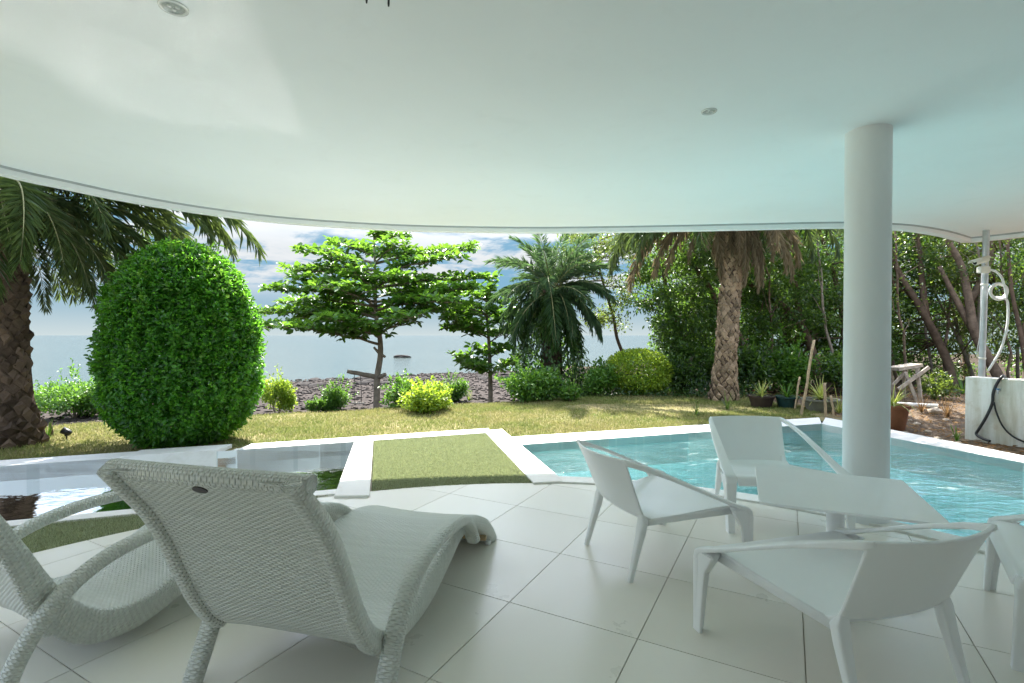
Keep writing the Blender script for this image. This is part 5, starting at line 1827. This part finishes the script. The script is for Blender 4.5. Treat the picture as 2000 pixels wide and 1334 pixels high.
# ---- tiered sea almond trees
def almond(label, base_px, Yb, trunk_px, ends, leaf, seed, sr=1.0, extra=None):
    random.seed(seed)
    kk = Yb / 9.5
    leaf *= kk
    sr *= kk
    p0 = P(base_px[0], base_px[1], Yb)
    base = Vector((p0.x, Yb, gz1(p0.x, Yb)))
    root = empty('sea_almond_tree', base, 0, label, 'tree')
    tr_ = [base + Vector((0, 0, -0.15))] + [P(x, y, Yb) for x, y in trunk_px]
    nt = len(tr_)
    mb = MB()
    tp = [Vector(q) for q in spline(tr_, 5)]
    mb.tube(tp, [max(0.012, sr * 0.085 * (1 - 0.83 * (k / (len(tp) - 1)) ** 1.3)) for k in range(len(tp))], 12)
    tys = [q.z for q in tp]
    C, A, Nn, LL = [], [], [], []

    def rosette(p, d, k=8):
        a0_ = random.uniform(0, 6.28)
        for q in range(k):
            a = a0_ + q * 2.4
            el = random.uniform(-0.45, 0.95)
            v = np.array([math.cos(a) * math.cos(el), math.sin(a) * math.cos(el), math.sin(el)])
            C.append(np.array(p) + v * 0.02); A.append(v + np.array(d) * 0.35)
            Nn.append(np.array([-math.cos(a) * 0.3, -math.sin(a) * 0.3, 1.0]) + rng.normal(0, 0.3, 3))
            LL.append(leaf * random.uniform(0.65, 1.2))

    for ex, ey, dy in ends:
        e = P(ex, ey, Yb + dy * kk)
        z0 = min(max(e.z - kk * random.uniform(0.10, 0.32), tp[0].z + 0.2), tp[-1].z - 0.02)
        if e.z > tp[-1].z: z0 = tp[-1].z - 0.1
        st_ = min(tp, key=lambda q: abs(q.z - z0))
        L_ = (e - st_).length
        pth = limb(mb, st_, e, 0.030 * sr * min(1.2, 0.5 + L_ * 0.4), 0.008, 8, 0.025, 7, 0.03)
        d = (e - st_).normalized()
        sd = d.cross(Vector((0, 0, 1))).normalized()
        steps = max(4, int(L_ / (0.095 * kk)))
        for k in range(steps + 1):
            t = 0.22 + 0.78 * k / steps
            q = pth[min(7, int(t * 8))].lerp(pth[min(8, int(t * 8) + 1)], t * 8 - int(t * 8)) if t < 1 else pth[8]
            rosette(q + Vector((0, 0, 0.04)), d, 6)
            if k % 2 == 0:
                for s in (-1, 1):
                    ls = kk * random.uniform(0.14, 0.46) * (1.15 - 0.55 * t) * min(1, L_)
                    q2 = q + sd * s * ls + d * ls * 0.6 + Vector((0, 0, random.uniform(-0.05, 0.09)))
                    mb.tube([q, q.lerp(q2, 0.5) + Vector((0, 0, 0.02)), q2], [0.009, 0.007, 0.004], 5)
                    rosette(q2, sd * s, 7)
                    rosette(q.lerp(q2, 0.5) + Vector((0, 0, 0.03)), sd * s, 4)
    if extra: extra(mb)
    tk = mb.build('trunk', M['bark_grey'], root, smooth=True)
    C, A, Nn, LL = np.array(C), unit(np.array(A)), unit(np.array(Nn)), np.array(LL)
    V, F = leaves_np(C, A, Nn, LL, LL * rng.uniform(0.48, 0.62, len(LL)), 0.14, 0.18, True)
    cr = link_obj('crown', np_mesh('crown', V, F, M['almond']), root)
    place_children(root, [tk, cr])
    return root


YA = 12.8
ends = [(515, 640, -0.8), (505, 612, 0.2), (560, 640, -1.2), (600, 600, 0.9), (640, 622, -1.3), (528, 567, 0.0), (572, 528, 0.4), (560, 592, 1.0), (650, 560, -1.2), (610, 560, -0.6),
        (583, 490, 0.1), (640, 502, -0.6), (665, 478, 0.3), (742, 458, -0.1), (792, 462, 0.3), (700, 480, 0.5), (770, 480, -0.4), (924, 488, 0.1), (880, 505, -0.5), (830, 505, 0.6), (962, 545, 0.2), (925, 562, -0.5),
        (880, 590, -0.9), (860, 560, 1.0), (830, 612, -0.5), (800, 622, -1.1), (790, 540, -1.0), (900, 578, 0.8), (760, 612, 1.2), (700, 612, 1.3), (680, 640, -1.0), (570, 545, -0.4), (690, 530, -0.8), (720, 560, 1.1), (620, 530, 0.8), (585, 620, 0.4), (820, 570, 0.3)]


def stubs(mb):
    a_ = P(737, 737, YA)
    limb(mb, a_, P(678, 725, YA - 0.1), 0.068, 0.047, 6, 0.04, 8)
    limb(mb, P(738, 738, YA), P(753, 731, YA - 0.1), 0.068, 0.047, 3, 0.02, 8)
    limb(mb, P(741, 690, YA), P(752, 697, YA - 0.08), 0.047, 0.034, 3, 0.02, 8)
    limb(mb, P(741, 690, YA), P(730, 678, YA - 0.05), 0.04, 0.027, 3, 0.02, 8)


almond('tiered green tree on the shore with a swing on its stub branch', (735, 786), YA, [(736, 770), (737, 735), (743, 695), (742, 660), (736, 628), (733, 590), (733, 540), (731, 480), (730, 462)], ends, 0.14, 21, 0.78, stubs)
ends2 = [(822, 602, -0.2), (850, 590, 0.4), (880, 625, -0.4), (870, 640, 0.3), (905, 712, -0.2), (898, 700, 0.3), (925, 720, -0.5), (1010, 706, 0.1), (1000, 640, 0.3), (930, 580, 0.2), (960, 565, 0.0), (990, 590, -0.3), (920, 640, -0.5), (985, 680, -0.2), (1005, 615, -0.2), (900, 610, 0.6), (940, 680, 0.4), (935, 600, -0.5), (970, 615, 0.5)]
almond('young tiered tree with thin trunk standing beside the shaggy palm', (958, 780), 13.2, [(958, 765), (957, 720), (955, 670), (952, 630), (950, 590), (950, 565)], ends2, 0.145, 23, 0.55)

# swing hanging from the stub branch
s0, s1_ = P(692, 729, YA - 0.08), P(704, 731, YA - 0.07)
root = empty('rope_swing', Vector((s0.x, s0.y, P(692, 786, YA - 0.08).z)), 0, 'small rope swing hanging from the stub branch of the tiered tree', 'swing')
objs = []
for a_, px in ((s0, 693), (s1_, 706)):
    b_ = P(px, 786, YA - 0.08)
    mb = MB(); mb.tube([a_, a_.lerp(b_, 0.5) + Vector((0.008, 0, 0)), b_], 0.008, 6); objs.append(mb.build('rope', M['rope'], root, smooth=True))
c = P(699, 787, YA - 0.08)
mb = MB(); mb.box(c, (0.33, 0.15, 0.03)); objs.append(mb.build('seat', M['weathered'], root, bevel=0.004))
place_children(root, objs)


# ---- thicket on the right
def thicket_tree(label, trunks, Yt, clusters, mat, leaf, per, seed, bark='bark_dark', r=0.11, sr=0.42):
    """trunks: pixel polylines; clusters: world centres of leaf sprays"""
    random.seed(seed)
    f0 = trunks[0][0]
    p0 = P(f0[0], f0[1], Yt)
    base = Vector((p0.x, Yt, gz1(p0.x, Yt)))
    root = empty('thicket_tree', base, 0, label, 'tree', 'trees of the thicket')
    mb = MB()
    tips = []
    for ti, tl in enumerate(trunks):
        pts = [P(x, y, Yt + 0.25 * ti + 0.12 * k) for k, (x, y) in enumerate(tl)]
        if ti == 0: pts = [Vector((pts[0].x, pts[0].y, min(base.z - 0.1, pts[0].z)))] + pts
        sp3 = [Vector(q) for q in spline(pts, 5)]
        rr3 = r * (0.75 if ti else 1.0)
        mb.tube(sp3, [rr3 * (1 - 0.6 * k / len(sp3)) for k in range(len(sp3))], 9)
        tips += sp3[len(sp3) // 3:]
    C, A, Nn = [], [], []
    per = int(per * 2.3)
    for c in clusters:
        c = Vector(c)
        near_ = min(tips, key=lambda q: (q - c).length)
        if random.random() < 0.5 and (near_ - c).length < 3.2:
            limb(mb, near_, c, 0.022, 0.006, 5, 0.06, 5)
        d = rand_dir(per)
        q = rng.uniform(0.2, 1.0, per)[:, None]
        C.append(np.array(c) + d * q * np.array([sr, sr, sr * 0.62]))
        Nn.append(d); A.append(d)
    tk = mb.build('trunk', M[bark], root, smooth=True)
    C, Nn = np.concatenate(C), np.concatenate(Nn)
    k = len(C)
    axis = unit(Nn * 0.4 + rand_dir(k) * 0.8 - UP * 0.15)
    nrm = unit(rand_dir(k) * 0.6 + UP * 0.8 + Nn * 0.2)
    V, F = leaves_np(C, axis, nrm, rng.uniform(0.6, 1.25, k) * leaf, rng.uniform(0.36, 0.55, k) * leaf, 0.16, 0.18)
    cr = link_obj('crown', np_mesh('crown', V, F, mat), root)
    place_children(root, [tk, cr])


def spray(n, x0, x1, y0, y1, d0, d1, gap=None):
    res = []
    while len(res) < n:
        px, py, Y_ = random.uniform(x0, x1), random.uniform(y0, y1), random.uniform(d0, d1)
        if gap and gap(px, py): continue
        res.append(P(px, py, Y_))
    return res


random.seed(77)
g1_ = lambda x, y: (1140 < x < 1235 and 500 < y < 700) or (1235 < x < 1290 and 610 < y < 720)
thicket_tree('slender leaning tree with sparse foliage against the sea at the thicket end', [[(1224, 720), (1205, 660), (1198, 620), (1180, 560), (1165, 500), (1150, 440)]], 12.5,
             spray(34, 1110, 1250, 440, 505, 11.8, 13.6) + spray(16, 1150, 1230, 520, 640, 12, 13.2) + spray(12, 1080, 1180, 450, 560, 12, 13), M['thicket_warm'], 0.085, 46, 1, r=0.05, sr=0.36)
thicket_tree('dark bushy tree between the sea gap and the big palm', [[(1330, 745), (1325, 660), (1300, 560), (1290, 450)], [(1325, 660), (1360, 560), (1380, 440)]], 12.4,
             spray(95, 1235, 1400, 420, 745, 11.6, 13.8, g1_) + spray(60, 1290, 1420, 560, 760, 11.2, 12.6), M['thicket'], 0.10, 60, 2, r=0.09)
thicket_tree('leaning tree whose trunk crosses behind the big palm', [[(1478, 745), (1470, 717), (1437, 644), (1400, 590), (1385, 560), (1342, 500), (1320, 440)], [(1437, 644), (1425, 560), (1410, 460)]], 11.6,
             spray(70, 1330, 1500, 400, 560, 11.4, 13.5) + spray(40, 1420, 1520, 560, 740, 12.4, 14.0), M['thicket'], 0.10, 56, 3, r=0.10)
thicket_tree('tree with long slanting branch behind the tall bamboo stake', [[(1600, 750), (1585, 680), (1562, 631), (1520, 590), (1463, 552), (1430, 500)], [(1562, 631), (1550, 540), (1520, 440)]], 12.2,
             spray(120, 1440, 1620, 400, 640, 11.8, 14.2) + spray(36, 1470, 1620, 620, 740, 12.8, 14.5), M['thicket'], 0.10, 56, 4, r=0.11)
thicket_tree('leafy tree directly behind the round column', [[(1660, 755), (1650, 660), (1635, 560), (1600, 450)], [(1650, 660), (1690, 560), (1700, 440)]], 12.8,
             spray(130, 1560, 1740, 400, 700, 12.2, 14.8), M['thicket'], 0.10, 56, 5, r=0.10)
thicket_tree('dark leaning tree behind the trestle', [[(1862, 750), (1848, 700), (1809, 621), (1785, 580), (1759, 539), (1735, 480), (1720, 430)], [(1809, 621), (1800, 540), (1790, 440)], [(1785, 580), (1740, 545), (1700, 500)]], 11.8,
             spray(105, 1690, 1860, 400, 610, 12.0, 14.4) + spray(40, 1700, 1850, 600, 720, 13.2, 15), M['thicket'], 0.09, 50, 6, r=0.11)
thicket_tree('tree with thick slanting trunk behind the metal pole', [[(1952, 740), (1906, 654), (1893, 590), (1878, 521), (1850, 465), (1835, 420)], [(1906, 654), (1870, 590), (1835, 520)], [(1893, 590), (1930, 520), (1940, 440)]], 11.2,
             spray(95, 1830, 1990, 400, 600, 11.6, 14.2) + spray(34, 1840, 1990, 590, 730, 13, 15), M['thicket_warm'], 0.09, 48, 7, 'bark', 0.115)
thicket_tree('thin multi-stemmed tree behind the low white wall', [[(2010, 760), (1995, 660), (1975, 560), (1965, 430)], [(1995, 660), (2020, 560), (2040, 440)]], 10.8,
             spray(90, 1940, 2120, 390, 680, 11, 14), M['thicket'], 0.09, 48, 8, r=0.06)
thicket_tree('pale stemmed tree deep in the thicket', [[(1905, 750), (1880, 680), (1850, 620), (1825, 570)], [(1880, 680), (1860, 600), (1850, 520)]], 13.2,
             spray(90, 1640, 1900, 420, 700, 14.2, 16.4), M['thicket'], 0.10, 50, 9, 'bark_grey', 0.06)
thicket_tree('background tree deep behind the potted plants', [[(1540, 752), (1530, 640), (1520, 520), (1500, 420)]], 14.6,
             spray(150, 1360, 1680, 400, 740, 14.8, 17.0), M['thicket'], 0.11, 50, 10, r=0.10, sr=0.5)
thicket_tree('outer tree of the thicket beyond the white wall', [[(2150, 760), (2140, 600), (2120, 420)]], 10.5,
             spray(110, 2030, 2350, 380, 720, 10.2, 14), M['thicket'], 0.10, 50, 11, r=0.10, sr=0.5)
for x0_, x1_, lb, sd_ in ((1260, 1520, 'dense far tree filling the thicket behind the big palm', 12), (1480, 1760, 'dense far tree filling the thicket behind the column', 13), (1720, 2060, 'dense far tree filling the thicket behind the pole', 14)):
    xm = (x0_ + x1_) / 2
    thicket_tree(lb, [[(xm, 745), (xm - 10, 640), (xm - 30, 520), (xm - 40, 400)], [(xm - 10, 640), (xm + 40, 540), (xm + 60, 420)]], 16.5,
                 spray(150 if x1_ < 1800 else 80, x0_, x1_, 400, 760, 15.6, 19.0, g1_), M['thicket'], 0.13, 40, sd_, r=0.12, sr=0.6)
for k, (x0_, x1_, y1_, Y_, lb) in enumerate(((1772, 1745, 430, 11.4, 'thin brown stem leaning behind the trestle top'), (1822, 1790, 420, 12.6, 'slender stem between the trestle and the slanting trunk'), (1838, 1880, 430, 12.2, 'thin stem leaning towards the metal pole'),
                                               (1925, 1905, 420, 11.9, 'thin stem rising just behind the metal pole'), (1972, 1950, 420, 11.3, 'thin upright stem behind the coiled conduit'), (1988, 2010, 420, 12.4, 'crooked thin stem behind the white wall'),
                                               (1512, 1490, 430, 12.2, 'thin stem rising behind the brown pot'), (1628, 1590, 420, 11.8, 'slender leaning stem behind the stakes'), (1752, 1700, 430, 13.0, 'thin stem leaning behind the round column'))):
    random.seed(200 + k)
    a_ = P(x0_, 770, Y_); a_.z = gz1(a_.x, Y_) - 0.05
    b_ = P(x1_, y1_, Y_ + random.uniform(-0.3, 0.4))
    root = empty('sapling', a_, 0, lb, 'tree', 'thin stems in the thicket')
    mb = MB(); pth = limb(mb, a_, b_, random.uniform(0.028, 0.042), 0.016, 9, 0.02, 7)
    for q in range(6):
        t0_ = pth[3 + q % 6]
        limb(mb, t0_, t0_ + Vector((random.uniform(-0.6, 0.6), random.uniform(-0.4, 0.4), random.uniform(0.3, 0.8))), 0.012, 0.004, 4, 0.05, 5)
    tk = mb.build('trunk', M[('bark', 'bark_grey')[k % 2]], root, smooth=True)
    n = 260
    tt = rng.uniform(0.35, 1.0, n)
    ctr = np.array([pth[min(9, int(t * 9))] for t in tt]) + rng.normal(0, 0.28, (n, 3))
    V, F = leaves_np(ctr, unit(rand_dir(n)), unit(rand_dir(n) * 0.6 + UP), rng.uniform(0.06, 0.11, n), rng.uniform(0.03, 0.05, n), 0.16, 0.18)
    cr = link_obj('crown', np_mesh('crown', V, F, M['thicket_warm']), root)
    place_children(root, [tk, cr])
# creeper over the bank between palm and clipped bush
n = 5200
q = np.stack([rng.uniform(1.0, 5.2, n), rng.uniform(10.4, 12.4, n)], -1)
hh_ = (0.25 + 0.75 * np.clip(vnoise(q[:, 0] * 1.6, q[:, 1] * 1.6, 61) + 0.5, 0, 1) ** 1.5) * sstep(10.3, 11.0, q[:, 1])
z = ground_z(q[:, 0], q[:, 1]) + hh_ * rng.uniform(0.2, 1.0, n)
ctr = np.concatenate([q, z[:, None]], 1)
V, F = leaves_np(ctr, unit(rand_dir(n) + UP * 0.1 - np.array([0, 0.4, 0])), unit(rand_dir(n) * 0.5 + UP * 0.7 - np.array([0, 0.4, 0])), rng.uniform(0.05, 0.11, n), rng.uniform(0.03, 0.055, n))
o = link_obj('ground_cover', np_mesh('ground_cover', V, F, M['ivy']))
tag(o, 'dark creeping ground cover on the bank under the thicket', 'ground cover', None, 'stuff')
